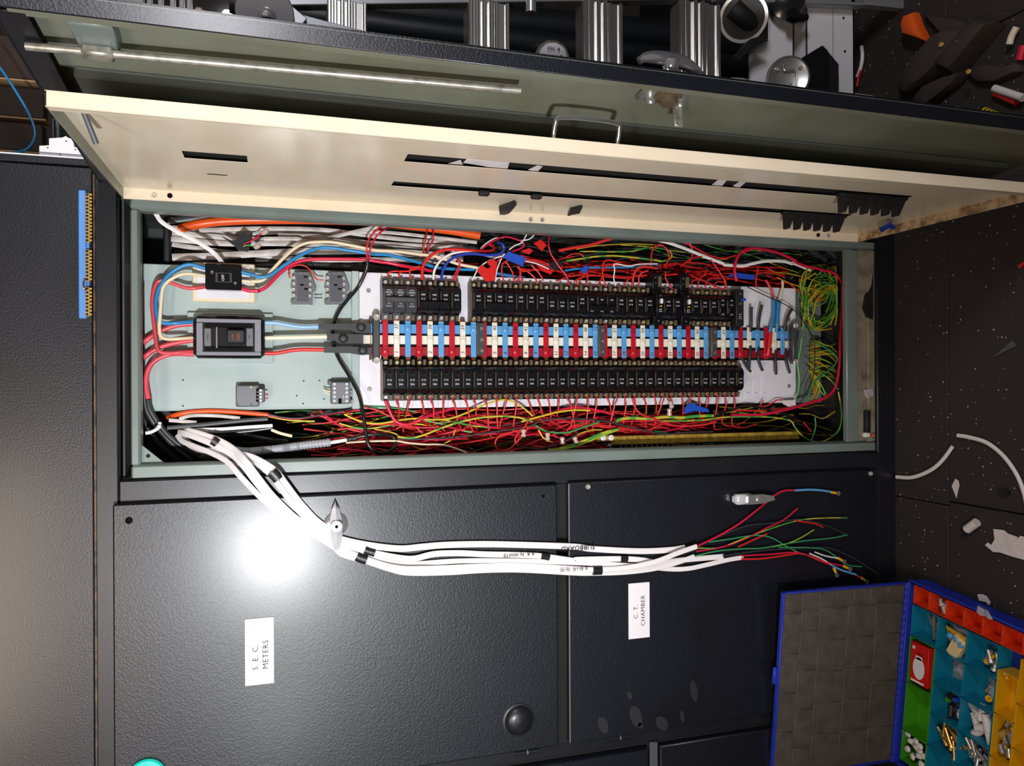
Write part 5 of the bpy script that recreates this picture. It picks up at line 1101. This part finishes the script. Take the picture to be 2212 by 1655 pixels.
tbox(g, A0, B0 - .004, TH - .006, A1, B0 + .004, TH, .001)
put(g, 'tray', 'case_blue', tc_)
lean = math.radians(2.0)
LU = (Vector((0, 0, 1)) * math.cos(lean) - E1 * math.sin(lean)); LN = (E1 * math.cos(lean) + Vector((0, 0, 1)) * math.sin(lean))
LO = TB(A0 - .001, 0, TH + .002)
LM = Matrix(((LU.x, E2.x, LN.x, LO.x), (LU.y, E2.y, LN.y, LO.y), (LU.z, E2.z, LN.z, LO.z), (0, 0, 0, 1)))
LH = .376
LB0 = .001
ld_ = put(G().box((0, LB0, -.014), (LH, B1, -.010), .001, LM).box((0, LB0, -.014), (LH, LB0 + .004, .0), .001, LM).box((0, B1 - .004, -.014), (LH, B1, 0), .001, LM).box((LH - .005, LB0, -.014), (LH, B1, .0), .001, LM).box((0, LB0, -.014), (.004, B1, 0), .001, LM), 'lid', 'case_blue', tc_)
put(G().box((LH, .20, -.012), (LH + .012, .245, -.002), .002, LM), 'catch', 'case_blue', ld_)
put(G().tube([LM @ Vector((-.004, LB0, -.004)), LM @ Vector((-.004, B1, -.004))], .0045, 10, smooth=False), 'hinge_rod', 'case_blue', ld_)
for i in range(24):
    b = LB0 + .012 + i * .021
    put(G().box((-.010, b, -.009), (.004, b + .011, .0015), .001, LM), 'hinge_knuckle', 'case_blue', ld_)
put(G().box((.004, LB0 + .004, -.010), (LH - .005, B1 - .004, -.0055), 0, LM), 'foam_sheet', 'case_foam', ld_)
BINS = [(k * .0525, k * .0525 + .0505, 0, .0505, 'bin_red') for k in range(7)]
BINS += [(0, .083, .0545, .138, 'bin_teal'), (.085, .169, .0545, .138, 'bin_teal'), (.171, .255, .0545, .138, 'bin_teal')]
BINS += [(0, .080, .140, .269, 'bin_green'), (0, .080, .271, .400, 'bin_green'), (0, .080, .402, .488, 'bin_green')]
for c0 in (.083, .170):
    for r0 in (.140, .2265, .313, .400): BINS.append((c0, c0 + .085, r0, r0 + .0845, 'bin_teal'))
for r0 in (.110, .217, .324, .431): BINS.append((.258, .3095, r0, min(r0 + .1045, .49), 'bin_yellow'))
for r0 in (.060, .167, .274, .381): BINS.append((.3115, .363, r0, r0 + .1045, 'bin_yellow'))
WHAT = {0: 'holding a grey wire clip', 1: 'full of silver cable lugs', 2: 'holding one brass lug', 3: 'empty, fourth from the hinge', 4: 'empty, fifth from the hinge', 5: 'almost empty, sixth from the hinge', 6: 'at the far end, cut by the picture edge',
  7: 'full of nails', 8: 'holding a cream block and a clear bag', 9: 'holding yellow and white ring terminals', 10: 'holding a red lamp box', 11: 'empty, long, beside the hinge', 12: 'holding white-capped fittings', 13: 'with a clear bag of white clips',
  14: 'holding black, green and blue connectors', 15: 'full of bronze screws', 16: 'hidden past the bronze screws', 17: 'with a bag of blue and yellow crimps', 18: 'full of white wall plugs', 19: 'full of silver tubes', 20: 'past the silver tubes', 21: 'empty, nearest the ring terminals', 22: 'holding silver fittings', 23: 'third in its row', 24: 'last in its row', 25: 'empty, first along the outer edge', 26: 'empty, second along the outer edge', 27: 'third along the outer edge', 28: 'last along the outer edge'}
CN = {'bin_red': 'red', 'bin_teal': 'teal', 'bin_green': 'green', 'bin_yellow': 'yellow'}
for i, (a0, a1, b0, b1, m_) in enumerate(BINS):
    g = G(); w = .0014; z0, z1 = .0045, .052
    tbox(g, a0 + .001, b0 + .001, z0, a1 - .001, b1 - .001, z0 + .0015)
    for q in ((a0, b0, a0 + w, b1), (a1 - w, b0, a1, b1), (a0, b0, a1, b0 + w), (a0, b1 - w, a1, b1)): tbox(g, q[0], q[1], z0, q[2], q[3], z1, .0004)
    put(g, 'storage_bin', m_, label='%s plastic bin in the tool case, %s' % (CN[m_], WHAT[i]), cat='bin', group='bins in the tool case')
for i, (a0, a1, b0, b1, m_) in enumerate(BINS + [(.258, .3095, .0545, .108, ''), (.3115, .363, .0545, .058, '')]): put(G().box((a0 + .0055, max(b0, .0045) + .0006, -.009), (a1 + .0068, b1 + .0006, -.0035), .002, LM), 'foam_pad', 'case_foam', ld_)
put(G().prism([TB(*q) for q in ((.198, -.020, TH + .001), (.226, -.018, TH + .001), (.240, -.004, TH + .001), (.230, .0, TH + .001), (.220, -.004, TH + .001), (.208, .001, TH + .001), (.196, -.004, TH + .001))], (0, 0, .0006)), 'film_scrap', 'bag_film', label='clear film scrap on the blue case rim', cat='scrap')
# contents
def rod(a, b, z, ang, L, r, m_, name, label, cat, group, tilt=0.0, n=8, head=0):
    d = (E1 * math.cos(ang) + E2 * math.sin(ang)) * math.cos(tilt) + Vector((0, 0, 1)) * math.sin(tilt); c = TB(a, b, z)
    g = G().tube([c - d * L / 2, c + d * L / 2], r, n, smooth=False)
    if head: g.tube([c + d * (L / 2 - r), c + d * (L / 2 + r)], head, n, smooth=False)
    return put(g, name, m_, label=label, cat=cat, group=group)
rnd = random.uniform
for i in range(22): rod(rnd(.045, .07), rnd(.070, .108), .012 + .0012 * i, 1.2 + rnd(-.35, .35), .052, .0017, 'steel', 'nail', 'loose steel nail in the heap inside the teal corner bin', 'nail', 'nails in the teal bin', rnd(-.1, .1), 6, .0032)
for i in range(18): rod(rnd(.068, .096), rnd(.008, .042), .012 + i * .0018, rnd(0, 3), .019, .0048, 'screw_white', 'cable_lug', 'silver tube lug in the heap inside the second red bin', 'cable lug', 'silver lugs in the red bin', rnd(-.3, .3), 10)
put(G().tube([TB(.012, .008, .012), TB(.024, .018, .016), TB(.034, .026, .014), TB(.044, .028, .012)], .005, 8, 4), 'wire_clip', 'zinc', label='bent grey clip lying in the first red bin', cat='clip')
put(G().lathe(TB(.142, .020, .012), (.3, -.6, .6), [(.005, -.001), (.010, -.001), (.010, .003), (.005, .003), (.005, -.001)], 16), 'brass_lug', 'brass', label='single brass lug lying in the third red bin', cat='cable lug')
cb = empty('fixing_block', TB(.13, .11, .006), 'cream block with yellow card and blue dots in the second teal bin', 'block')
put(G().box((-.030, -.017, 0), (.030, .017, .020), .003, Matrix.Translation(TB(.136, .112, .030)) @ Matrix.Rotation(-.5, 4, 'Z')), 'block', 'block_cream', cb)
put(G().prism([TB(.098, .072, .040), TB(.162, .076, .046), TB(.162, .108, .042), TB(.106, .118, .030)], (0, 0, .0015)), 'card', 'bin_yellow', cb)
for (a, b) in ((.118, .090), (.137, .092), (.152, .100)): put(G().lathe(TB(a, b, .048), (.1, -.3, 1), [(.008, 0), (.007, .003), (.004, .005), (0, .005)], 12), 'blue_dot', 'bus_blue', cb)
def bag(a0, a1, b0, b1, z, label):
    g = G(); n = 9
    for i in range(n):
        for j in range(n):
            u, v = i / (n - 1), j / (n - 1); h = z + .018 * math.sin(math.pi * u) * math.sin(math.pi * v) + rnd(-.003, .003)
            g.v.append(TB(a0 + (a1 - a0) * u + rnd(-.002, .002), b0 + (b1 - b0) * v + rnd(-.002, .002), h))
    for i in range(n - 1):
        for j in range(n - 1): g.f.append((i*n + j, (i+1)*n + j, (i+1)*n + j + 1, i*n + j + 1))
    put(g, 'clear_bag', 'bag_film', label=label, cat='bag', sharp=20)
bag(.092, .165, .060, .095, .020, 'crumpled clear bag beside the cream block'); bag(.105, .162, .145, .205, .014, 'clear zip bag of white and blue clips in a teal bin'); bag(.205, .252, .150, .215, .012, 'clear bag of crimps under the yellow washer')
for i in range(7): rod(rnd(.122, .150), rnd(.158, .182), .012 + i * .002, rnd(0, 3), .014, .004, 'plug_white' if i < 4 else 'tape_blue', 'cable_clip', 'plastic cable clip inside the clear zip bag', 'clip', 'clips in the zip bag')
for i in range(9): rod(rnd(.205, .250), rnd(.155, .205), .010 + i * .0014, rnd(0, 3), .015, .0036, 'tape_blue' if i % 2 else 'brass', 'crimp_terminal', 'crimp terminal inside the clear bag under the yellow washer', 'terminal', 'crimps in the clear bag')
put(G().lathe(TB(.222, .205, .026), (.2, -.3, 1), [(.003, -.001), (.008, -.001), (.008, .002), (.003, .002), (.003, -.001)], 14), 'washer', 'bin_yellow', label='yellow washer on the bag of crimps', cat='washer')
for i in range(10):
    p = (rnd(.215, .250), rnd(.075, .128)); c = ['bin_yellow', 'zinc', 'plug_white', 'zinc'][i % 4]
    rod(p[0], p[1], .016 + i * .002, rnd(.6, 2.4), .026, .0042, c, 'ring_terminal', '%s ring terminal in the heap inside the third teal bin' % {'bin_yellow': 'yellow', 'zinc': 'silver', 'plug_white': 'white'}[c], 'terminal', 'terminals in the third teal bin', rnd(-.3, .3), 8, .0072)
# lamp carton
lb_ = empty('lamp_box', TB(.042, .2, .008), 'red lamp carton with a white bulb printed on it, in the green bin', 'box')
LBM = Matrix.Translation(TB(.012, .152, .012)) @ Matrix.Rotation(math.radians(-96 - 8), 4, 'Z')
# local: x along the carton's length, y across towards the open floor
q0 = TB(.009, .152, .010); ex_ = (E2 * .98 + E1 * .05).normalized(); ey_ = E1 - ex_ * E1.dot(ex_); ey_ = ey_.normalized(); ez_ = ex_.cross(ey_)
if ez_.z < 0: ez_ = -ez_
LB = Matrix(((ex_.x, ey_.x, ez_.x, q0.x), (ex_.y, ey_.y, ez_.y, q0.y), (ex_.z, ey_.z, ez_.z, q0.z), (0, 0, 0, 1)))
put(G().box((0, 0, 0), (.105, .058, .046), .0008, LB), 'carton', 'box_red', lb_)
g = G(); g.prism([LB @ Vector((.062 + .030 * math.cos(w) * (1 if math.cos(w) > 0 else .95), .028 + .019 * math.sin(w), .0462)) for w in [2 * math.pi * k / 20 for k in range(20)]], LB.to_3x3() @ Vector((0, 0, .0003)))
g.prism([LB @ Vector(p) for p in ((.030, .018, .0462), (.040, .016, .0462), (.040, .040, .0462), (.030, .038, .0462))], LB.to_3x3() @ Vector((0, 0, .0003)))
g.prism([LB @ Vector(p) for p in ((.097, .004, .0462), (.1025, .004, .0462), (.1025, .046, .0462), (.097, .046, .0462))], LB.to_3x3() @ Vector((0, 0, .0003)))
g.prism([LB @ Vector(p) for p in ((.008, .006, .0462), (.016, .006, .0462), (.016, .014, .0462), (.008, .014, .0462))], LB.to_3x3() @ Vector((0, 0, .0003)))
g.prism([LB @ Vector(p) for p in ((.02, .0582, .012), (.04, .0582, .012), (.04, .0582, .03), (.02, .0582, .03))], LB.to_3x3() @ Vector((0, .0003, 0)))
put(g, 'print', 'label_white', lb_)
put(G().text('R40', .013, LB @ Vector((.024, .030, .0467)), LB.to_3x3() @ Vector((0, -1, 0)), LB.to_3x3() @ Vector((1, 0, 0))), 'lettering', 'print_black', lb_)
for i in range(10):
    a, b = rnd(.105, .160), rnd(.245, .295); m_ = ['black_rubber', 'black_rubber', 'tape_blue', 'plug_white', 'black_rubber'][i % 5]
    rod(a, b, .018 + i * .002, rnd(0, 3), .026, .0072, m_, 'wire_connector', '%s connector in the mixed heap of the teal bin' % {'black_rubber': 'black', 'tape_blue': 'blue', 'plug_white': 'white'}[m_], 'connector', 'mixed connectors', rnd(-.4, .4), 8)
put(G().box((-.006, -.007, -.005), (.006, .007, .005), .001, Matrix.Translation(TB(.108, .268, .022)) @ Matrix.Rotation(.5, 4, 'Z')), 'terminal_block', 'bin_green', label='green terminal block among the black connectors', cat='terminal block')
for i in range(7): rod([.190, .212, .230, .196, .220, .240, .205][i], [.250, .244, .262, .278, .280, .288, .296][i], (.026 + .004 * (i % 3)), [.3, 1.5, 1.1, .9, 2.7, 1.0, 2.2][i], .040, .0105, 'plug_white', 'wall_plug', 'white wall plug in the heap inside the teal bin', 'wall plug', 'white wall plugs', rnd(-.2, .4), 12)
for i in range(22): rod(rnd(.108, .158), rnd(.328, .385), .012 + i * .0015, rnd(.2, 1.5) + (1.2 if i % 4 == 0 else 0), .044, .0034, 'bronze', 'screw', 'bronze screw in the heap inside the teal bin', 'screw', 'bronze screws', rnd(-.15, .15), 8, .0055)
for i in range(26): rod(rnd(.185, .245), rnd(.328, .388), .012 + i * .0014, rnd(.3, 2.2), .028, .0055, 'chrome_dull', 'metal_tube', 'short silver tube in the heap inside the teal bin', 'tube', 'silver tubes', rnd(-.3, .3), 10)
for i in range(18): rod(rnd(.268, .300), rnd(.230, .310), .014 + i * .0015, rnd(0, 3), .019, .0062, 'chrome_dull' if i % 3 else 'brass', 'metal_fitting', '%s fitting in the heap inside the yellow bin' % ('small silver' if i % 3 else 'small brass'), 'fitting', 'fittings in the yellow bin', rnd(-.4, .4), 10)
for i in range(11):
    a, b = [.012, .014, .016, .040, .052, .036, .048, .064, .030, .060, .045][i], [.412, .432, .452, .416, .424, .436, .440, .446, .468, .470, .456][i]
    r_ = empty('capped_fitting', TB(a, b, .018), 'white-capped black fitting in the green bin', 'fitting', 'white-capped fittings')
    MM = Matrix.Translation(TB(a, b, .034 + rnd(-.004, .006))) @ Matrix.Rotation(rnd(-.5, .5) + .1, 4, 'Z') @ Matrix.Rotation(rnd(-.4, .4), 4, 'X')
    put(G().box((-.008, -.0095, 0), (.008, .0095, .010), .004, MM), 'cap', 'plug_white', r_); put(G().box((-.005, -.006, -.016), (.005, .006, 0), .001, MM), 'stem', 'black_rubber', r_)
# ================================================================== beyond the outer door
sl = empty('step_ladder', (.75, 0, 0), 'aluminium step ladder standing behind the open doors', 'ladder')
def beam(pa, pb, w, d, m_, name, parent, ch=.002, **k):
    a, b = Vector(pa), Vector(pb); t = (b - a); L = t.length; t.normalize(); s_ = t.cross(Vector((0, 1, 0))).normalized(); n = s_.cross(t)
    M = Matrix(((s_.x, n.x, t.x, a.x), (s_.y, n.y, t.y, a.y), (s_.z, n.z, t.z, a.z), (0, 0, 0, 1)))
    return put(G().box((-w/2, -d/2, 0), (w/2, d/2, L), ch, M), name, m_, parent, **k)
beam(P(560, -4, 0), P(1560, -16, 0), .046, .03, 'aluminium_grey', 'stile', sl)
beam(P(560, 330, .02), P(1560, 300, .02), .04, .03, 'aluminium_grey', 'stile', sl)
for (x0, x1) in ((705, 783), (1005, 1086), (1249, 1327), (1455, 1535)):
    a = P(x0, 10, .01); b = P(x1, 10, .01); c = P(x0, 330, .01)
    g = G().box((c.x, -.02, b.z), (a.x, .03, a.z), .002)
    w = a.z - b.z
    for q, h in ((.0, .006), (.16, .003), (.34, .010), (.52, .012), (.68, .004), (.96, .007)):
        g.box((c.x, -.02 - h, a.z - q * w - w * .11), (a.x, -.018, a.z - q * w), .0025)
    put(g, 'rung', 'aluminium', sl)
hb_ = P(572, 30, -.06)
pl = put(G().lathe(hb_, (-.45, -.75, .1), [(.058, -.006), (.060, 0), (.058, .004), (.02, .005), (0, .005)], 32), 'hinge_plate', 'aluminium_grey', sl)
put(G().lathe(hb_ + Vector((-.004, -.006, -.004)), (-.55, -.6, .1), [(.017, 0), (.017, .008), (.015, .010), (.013, .022), (.010, .024), (0, .024)], 18), 'pivot_bolt', 'chrome_dull', pl)
put(G().lathe(hb_ + Vector((-.026, -.008, -.006)), (-.55, -.6, .1), [(.020, 0), (.020, .012), (.012, .016), (0, .016)], 18), 'pivot_cap', 'black_gloss', pl)
beam(P(610, 15, -.05), P(655, 52, -.05), .03, .006, 'aluminium_grey', 'hinge_arm', sl)
beam(P(648, 46, -.04), P(900, 112, -.03), .030, .006, 'aluminium_grey', 'spreader_bar', sl)
put(G().tube([P(1147, -12, -.05), P(1147, 22, -.05), P(1147, 28, -.05)], .0125, 12, 4), 'spreader_knob', 'chrome_dull', sl)
ld2 = empty('leaning_ladder', (.9, .05, 0), 'second aluminium ladder leg with a label, at the top right', 'ladder')
beam(P(1540, -18, -.02), P(1860, -2, -.02), .05, .025, 'aluminium_grey', 'stile', ld2); beam(P(1830, -10, -.02), P(2260, 38, -.02), .05, .025, 'aluminium_grey', 'stile', ld2)
lbm = beam(P(2150, 12, -.034), P(2260, 30, -.034), .040, .001, 'label_white', 'sticker', ld2, .0002)
beam(P(2128, 12, -.0342), P(2142, 14, -.0342), .040, .001, 'brass_yellow', 'sticker_stripe', ld2, .0002)
g = G()
for i in range(9):
    a, b = P(2160 + i * 8, -6 + i * 1.6, -.0352), P(2160 + i * 8 + 2.5, -6 + i * 1.6, -.0352); c = P(2160 + i * 8 - 3, 34 + i * 1.6, -.0352); d = P(2160 + i * 8 - .5, 34 + i * 1.6, -.0352)
    g.add([a, b, d, c], [(0, 1, 2, 3)])
put(g, 'printed_lines', 'relay_grey', ld2)
put(G().tube([P(500, -4, .30), P(640, 30, .30), P(1100, 90, .30), P(1620, 150, .30)], .036, 16, 6), 'black_pipe', 'dark_pipe', label='black pipe running behind the ladder rungs', cat='pipe', sharp=60)
put(G().tube([P(560, -10, .42), P(800, 25, .42), P(1620, 95, .42)], .05, 16, 6), 'black_pipe', 'dark_pipe', label='thicker black pipe deeper behind the ladder', cat='pipe', sharp=60)
# steel louvre frame far behind
gr = empty('louvre_frame', P(300, 40, 1.2), 'pale steel louvre frame far behind the outer door', 'frame')
for i, x in enumerate((108, 172, 210, 250, 322, 346, 372, 392, 408)): put(G().pbox(x - 5, -20, x + (6 if i != 3 else 60), 60, 1.2, 1.23, .004), 'bar', 'white_steel', gr)
put(G().pbox(240, 24, 520, 31, 1.19, 1.2, .002), 'rail', 'white_steel', gr)
bx_ = empty('wall_sensor', P(430, 30, 1.0), 'cream sensor box with a black ring behind the door edge', 'sensor')
put(G().pbox(421, 14, 438, 60, 1.0, 1.05, .005), 'case', 'beige_plastic', bx_); p = P(433, 42, .99); put(G().lathe(p, BO, [(.010, 0), (.018, 0), (.018, .01), (.010, .01), (.010, 0)], 20), 'ring', 'black_rubber', bx_)
put(G().pbox(480, 20, 522, 70, 1.57, 1.605, .01), 'tube_light', 'lit_tube', label='glaring tube light seen past the ladder hinge', cat='light')
pn = empty('conduit_box', P(900, 90, .6), 'cream conduit box glimpsed between the first two rungs', 'box')
put(G().pbox(878, 74, 926, 112, .6, .65, .006).pbox(872, 84, 900, 100, .585, .6, .004).pbox(884, 80, 920, 106, .64, .665), 'case', 'beige_plastic', pn); p = P(888, 92, .58); put(G().lathe(p, BO, [(.006, 0), (.014, 0), (.014, .008), (.006, .008), (.006, 0)], 18), 'ring', 'black_rubber', pn)
p = P(932, 83, .58); put(G().lathe(p, BO, [(.008, 0), (.008, .01), (.003, .014), (0, .014)], 12), 'bolt', 'chrome_dull', pn)
dl = empty('round_dial', P(1195, 130, .25), 'round metal dial partly hidden below the black pipe', 'dial')
dc = P(1193, 128, .25); put(G().lathe(dc, (-.2, -1, .1), [(.048, -.02), (.050, 0), (.046, .006), (.044, .004), (0, .004)], 32), 'rim', 'zinc', dl)
put(G().lathe(dc + Vector((0, -.005, 0)), (-.2, -1, .1), [(.040, 0), (.040, .001), (0, .001)], 32), 'face', 'label_white', dl); put(G().text('ON  8', .014, dc + Vector((.022, -.016, .002)), BR, BU), 'lettering', 'print_black', dl)
put(screw(G(), dc + Vector((.006, -.008, -.022)), .005), 'screw', 'chrome_dull', dl)
# white steel brackets with clamp discs
for j, (x0, x1, lab) in enumerate(((1622, 1712, 'white steel rail left of the clamp disc'), (1741, 1846, 'white steel rail with two bolt holes'))):
    wr = empty('steel_rail', P(x0, 120, .02), lab, 'rail', 'white steel rails')
    if j: put(G().pbox(x0, 8, x1, 300, .0, .004, .001).pbox(x0, 8, x0 + 4, 300, .0, .05, .001).pbox(x1 - 4, 8, x1, 300, 0.0, .05, .001), 'channel', 'white_steel', wr)
    else: put(G().prism([P(*q, .01) for q in ((1664, 5), (1712, 5), (1712, 300), (1622, 300), (1622, 110), (1664, 80))], (0, .01, 0)), 'channel', 'white_steel', wr)
    if j:
        put(G().pbox(x0 + 58, 8, x0 + 60, 300, -.0006, .001), 'fold', 'conduit_grey', wr)
        for (x, y) in ((1822, 39), (1825, 111)): p = P(x, y, -.0005); put(G().lathe(p, BO, [(.0035, 0), (.0035, .0006), (0, .0006)], 12), 'hole', 'black_gap', wr)
cl = empty('clamp_disc', P(1697, 165, -.08), 'dull metal clamp disc with bolts in front of the white rails', 'clamp')
cc = P(1703, 168, -.08); ax = Vector((-.15, -.9, .38)).normalized()
put(G().lathe(cc, ax, [(.050, -.016), (.054, -.012), (.054, .0), (.050, .003), (.048, .0015), (0, .0015)], 36), 'disc', 'steel', cl)
for (dx, dz) in ((.020, .028), (.022, -.024), (-.02, -.002)): put(screw(G(), cc + Vector((dx, -.004 + dz * .42 + dx * -.1, dz)), .0055, ax), 'bolt', 'chrome_dull', cl)
put(G().tube([cc + Vector((.036, .0, .012)), cc + Vector((.014, -.006, .016)), cc + Vector((.012, -.016, -.010)), cc + Vector((-.034, -.014, -.012))], .0022, 6, 3), 'ridge', 'steel', cl)
put(G().prism([P(*zp('d', *q), -.05) for q in ((340,490),(525,378),(570,420),(585,640),(560,850),(430,830))], (0, .05, 0)), 'mount', 'black_gloss', cl)
put(G().prism([P(*zp('d', *q), -.03) for q in ((535,385),(660,535),(662,860),(560,860),(585,640))], (0, .04, 0)), 'mount_side', 'black_rubber', cl)
wh = empty('bench_clamp', P(1600, 50, -.05), 'black clamp wheel with a chrome rim above the T handle', 'clamp')
wc = P(1606, 38, -.05)
put(G().lathe(wc, (-.5, -.7, .5), [(.052, -.004), (.060, -.004), (.060, .002), (.052, .002), (.052, -.004)], 36), 'rim', 'chrome_dull', wh)
put(G().lathe(wc, (-.5, -.7, .5), [(.052, -.003), (.030, -.002), (0, -.002)], 30), 'drum', 'dark_pipe', wh)
put(G().tube([wc + Vector((.02, 0, .03)), wc, wc + Vector((-.01, .02, -.06))], .024, 12, 4), 'hub', 'black_rubber', wh)
put(G().prism([P(*zp('c', *q), -.06) for q in ((1925,465),(2060,320),(2130,300),(2210,330),(2080,400),(1990,470))], (0, .02, 0)), 'blade', 'black_rubber', wh)
p = P(1597, 195, .1); put(G().lathe(p, (0, 0, 1), [(.03, -p.z), (.032, .0), (.03, .03)], 20), 'paint_drum', 'beige_plastic', label='slim beige drum standing behind the T handle', cat='drum')
bh = P(1700, 2, -.04); put(G().lathe(bh, (-.2, -.8, .5), [(.042, -.01), (.046, 0), (.044, .006), (.02, .012), (0, .012)], 28).tube([bh + Vector((-.01, 0, -.03)), bh + Vector((-.05, -.01, .0)), bh + Vector((-.04, -.01, -.05))], .012, 8, 3), 'clamp', 'black_gloss', label='glossy black clamp knob at the top edge above the white rails', cat='clamp')
# tools on the floor beyond the door
def fz(q, z=.01): return PZ(*zp('d', *q), z)
pc = empty('tool_pouch', fz((1500, 560), 0), 'dark brown tool pouch lying on the rubber floor', 'pouch')
def pad(pts, z, th, m_, name, parent):
    c = sum((fz(q, z) for q in pts), Vector()) / len(pts); b = [fz(q, z) for q in pts]; n = len(b)
    g = G(); rings = [(1.0, 0), (1.0, th * .6), (.86, th), (.45, th * 1.12)]
    for s_, h in rings: g.v += [c + (q - c) * s_ + Vector((0, 0, h)) for q in b]
    for r in range(len(rings) - 1):
        for k in range(n): g.f.append((r*n + k, r*n + (k+1) % n, (r+1)*n + (k+1) % n, (r+1)*n + k))
    g.f.append(tuple(range(n))[::-1]); g.f.append(tuple((len(rings)-1)*n + k for k in range(n)))
    return put(g, name, m_, parent, sharp=50)
pad([(1260,660),(1400,480),(1560,290),(1680,235),(1770,265),(1785,320),(1650,520),(1450,700),(1300,800),(1240,780)], .005, .05, 'pouch', 'main_pocket', pc)
pad([(1310,850),(1420,720),(1600,640),(1770,590),(1700,690),(1560,800),(1450,880),(1370,890)], .005, .03, 'pouch', 'flap', pc)
pad([(1400,120),(1640,160),(1900,230),(1880,420),(1780,500),(1560,300)], .002, .02, 'pouch', 'belt', pc)
pad([(1560,560),(1900,170),(2060,200),(1700,620)], .004, .055, 'pouch', 'strap', pc)
pad([(1760,620),(1900,540),(2100,560),(2202,520),(2202,600),(2000,690),(1850,690)], .002, .02, 'pouch', 'strap', pc)
for q in ((1515, 372), (1660, 340), (1742, 596)): put(G().lathe(fz(q, .062), (0, -.3, 1), [(.006, 0), (.006, .002), (.003, .003), (0, .003)], 12), 'stud', 'brass', pc)
pad([(1258,135),(1335,108),(1372,215),(1430,325),(1455,358),(1350,320),(1258,290),(1236,210)], .02, .03, 'tool_orange', 'orange_tool', None)
bpy.data.objects['orange_tool']['label'] = 'bright orange tool handle beside the pouch'; bpy.data.objects['orange_tool']['category'] = 'tool'
def ft(pts, r, m_, name, label, cat, z=.01, **k): return put(G().tube([fz(q, z) for q in pts], r, 8, 5, **k), name, m_, label=label, cat=cat, sharp=60)
ft([(852, 385), (858, 470), (845, 560), (815, 640)], .0055, 'w_white', 'cable_offcut', 'white cable offcut beside the white steel rail', 'cable offcut')
ft([(845, 585), (825, 650), (812, 720)], .004, 'w_red', 'insulation_bit', 'red insulation strip beside the white steel rail', 'scrap')
ft([(843, 790), (848, 860)], .0025, 'w_red', 'insulation_bit', 'short red insulation bit at the door edge', 'scrap')
ft([(920, 835), (938, 862)], .0025, 'w_red', 'insulation_bit', 'tiny red insulation bit right of the short one', 'scrap')
mk = empty('marker_pen', fz((2080, 780), 0), 'red and white marker pen on the floor at the right', 'pen')
put(G().tube([fz((1955, 735), .02), fz((2195, 815), .02)], .009, 10, smooth=False), 'barrel', 'plug_white', mk); put(G().tube([fz((1960, 775), .012), fz((2140, 850), .012)], .008, 10, smooth=False), 'grip', 'w_red', mk)
sd_ = empty('screwdriver', fz((1950, 950), 0), 'yellow striped screwdriver handle at the dark door edge', 'screwdriver')
for i in range(6): put(G().tube([fz((1868 + i * 28, 928 + i * 11), .012), fz((1868 + i * 28 + 15, 928 + i * 11 + 6), .012)], .011, 10, smooth=False), 'stripe', 'w_yellow', sd_)
put(G().tube([fz((1850, 922), .012), fz((2060, 1003), .012)], .0095, 10, smooth=False), 'handle', 'black_gloss', sd_)
ft([(2080, 370), (2100, 300), (2140, 225)], .008, 'beige_plastic', 'glove_finger', 'pale cloth strip among the dark pouch straps', 'cloth', .02)
ft([(2165, 500), (2185, 440), (2202, 380)], .010, 'w_crimson', 'plier_grip', 'red plier grip at the right picture edge', 'pliers', .02)
ft([(1630, 915), (1680, 930)], .010, 'zinc', 'drill_bit', 'grey metal bit beside the yellow striped screwdriver', 'bit', .008)
# plywood and cord above the neutral link
for i, (y0, y1, lab) in enumerate(((70, 163, 'uppermost dark plywood sheet beyond the cream door corner'), (180, 244, 'middle dark plywood sheet beyond the cream door corner'), (256, 318, 'lowest dark plywood sheet beyond the cream door corner'))):
    x1 = (140, 95, 92)[i]
    ply = put(G().pbox(-220, y0, x1, y1, .62, .66, .003), 'plywood_sheet', 'wood_dark', label=lab, cat='plywood', group='plywood sheets')
    put(G().pbox(-220, y1, x1 + 4, y1 + 4, .61, .66, .001), 'edge', 'wood_pale', ply)
for i, (x0, x1, y0, y1) in enumerate(((48, 70, 167, 180), (46, 70, 246, 257))): put(G().pbox(x0, y0, x1, y1, .64, .66, .001), 'timber_block', 'wood_pale', label=['upper pale timber block between the plywood sheets', 'lower pale timber block between the plywood sheets'][i], cat='timber')
put(G().tube([P(-8, 135, .4), P(20, 175, .4), P(55, 232, .4), P(73, 272, .4), P(74, 300, .4), P(58, 322, .4), P(30, 330, .4), P(-20, 336, .4)], .0032, 8, 6), 'blue_cord', 'w_blue', label='blue cord hanging in front of the plywood sheets', cat='cord', sharp=60)
put(G().pbox(113, 255, 116, 300, .40, .42, .001).pbox(113, 255, 128, 330, .44, .5, .003), 'steel_post', 'grey_frame', label='grey steel post behind the white modular breaker', cat='post')
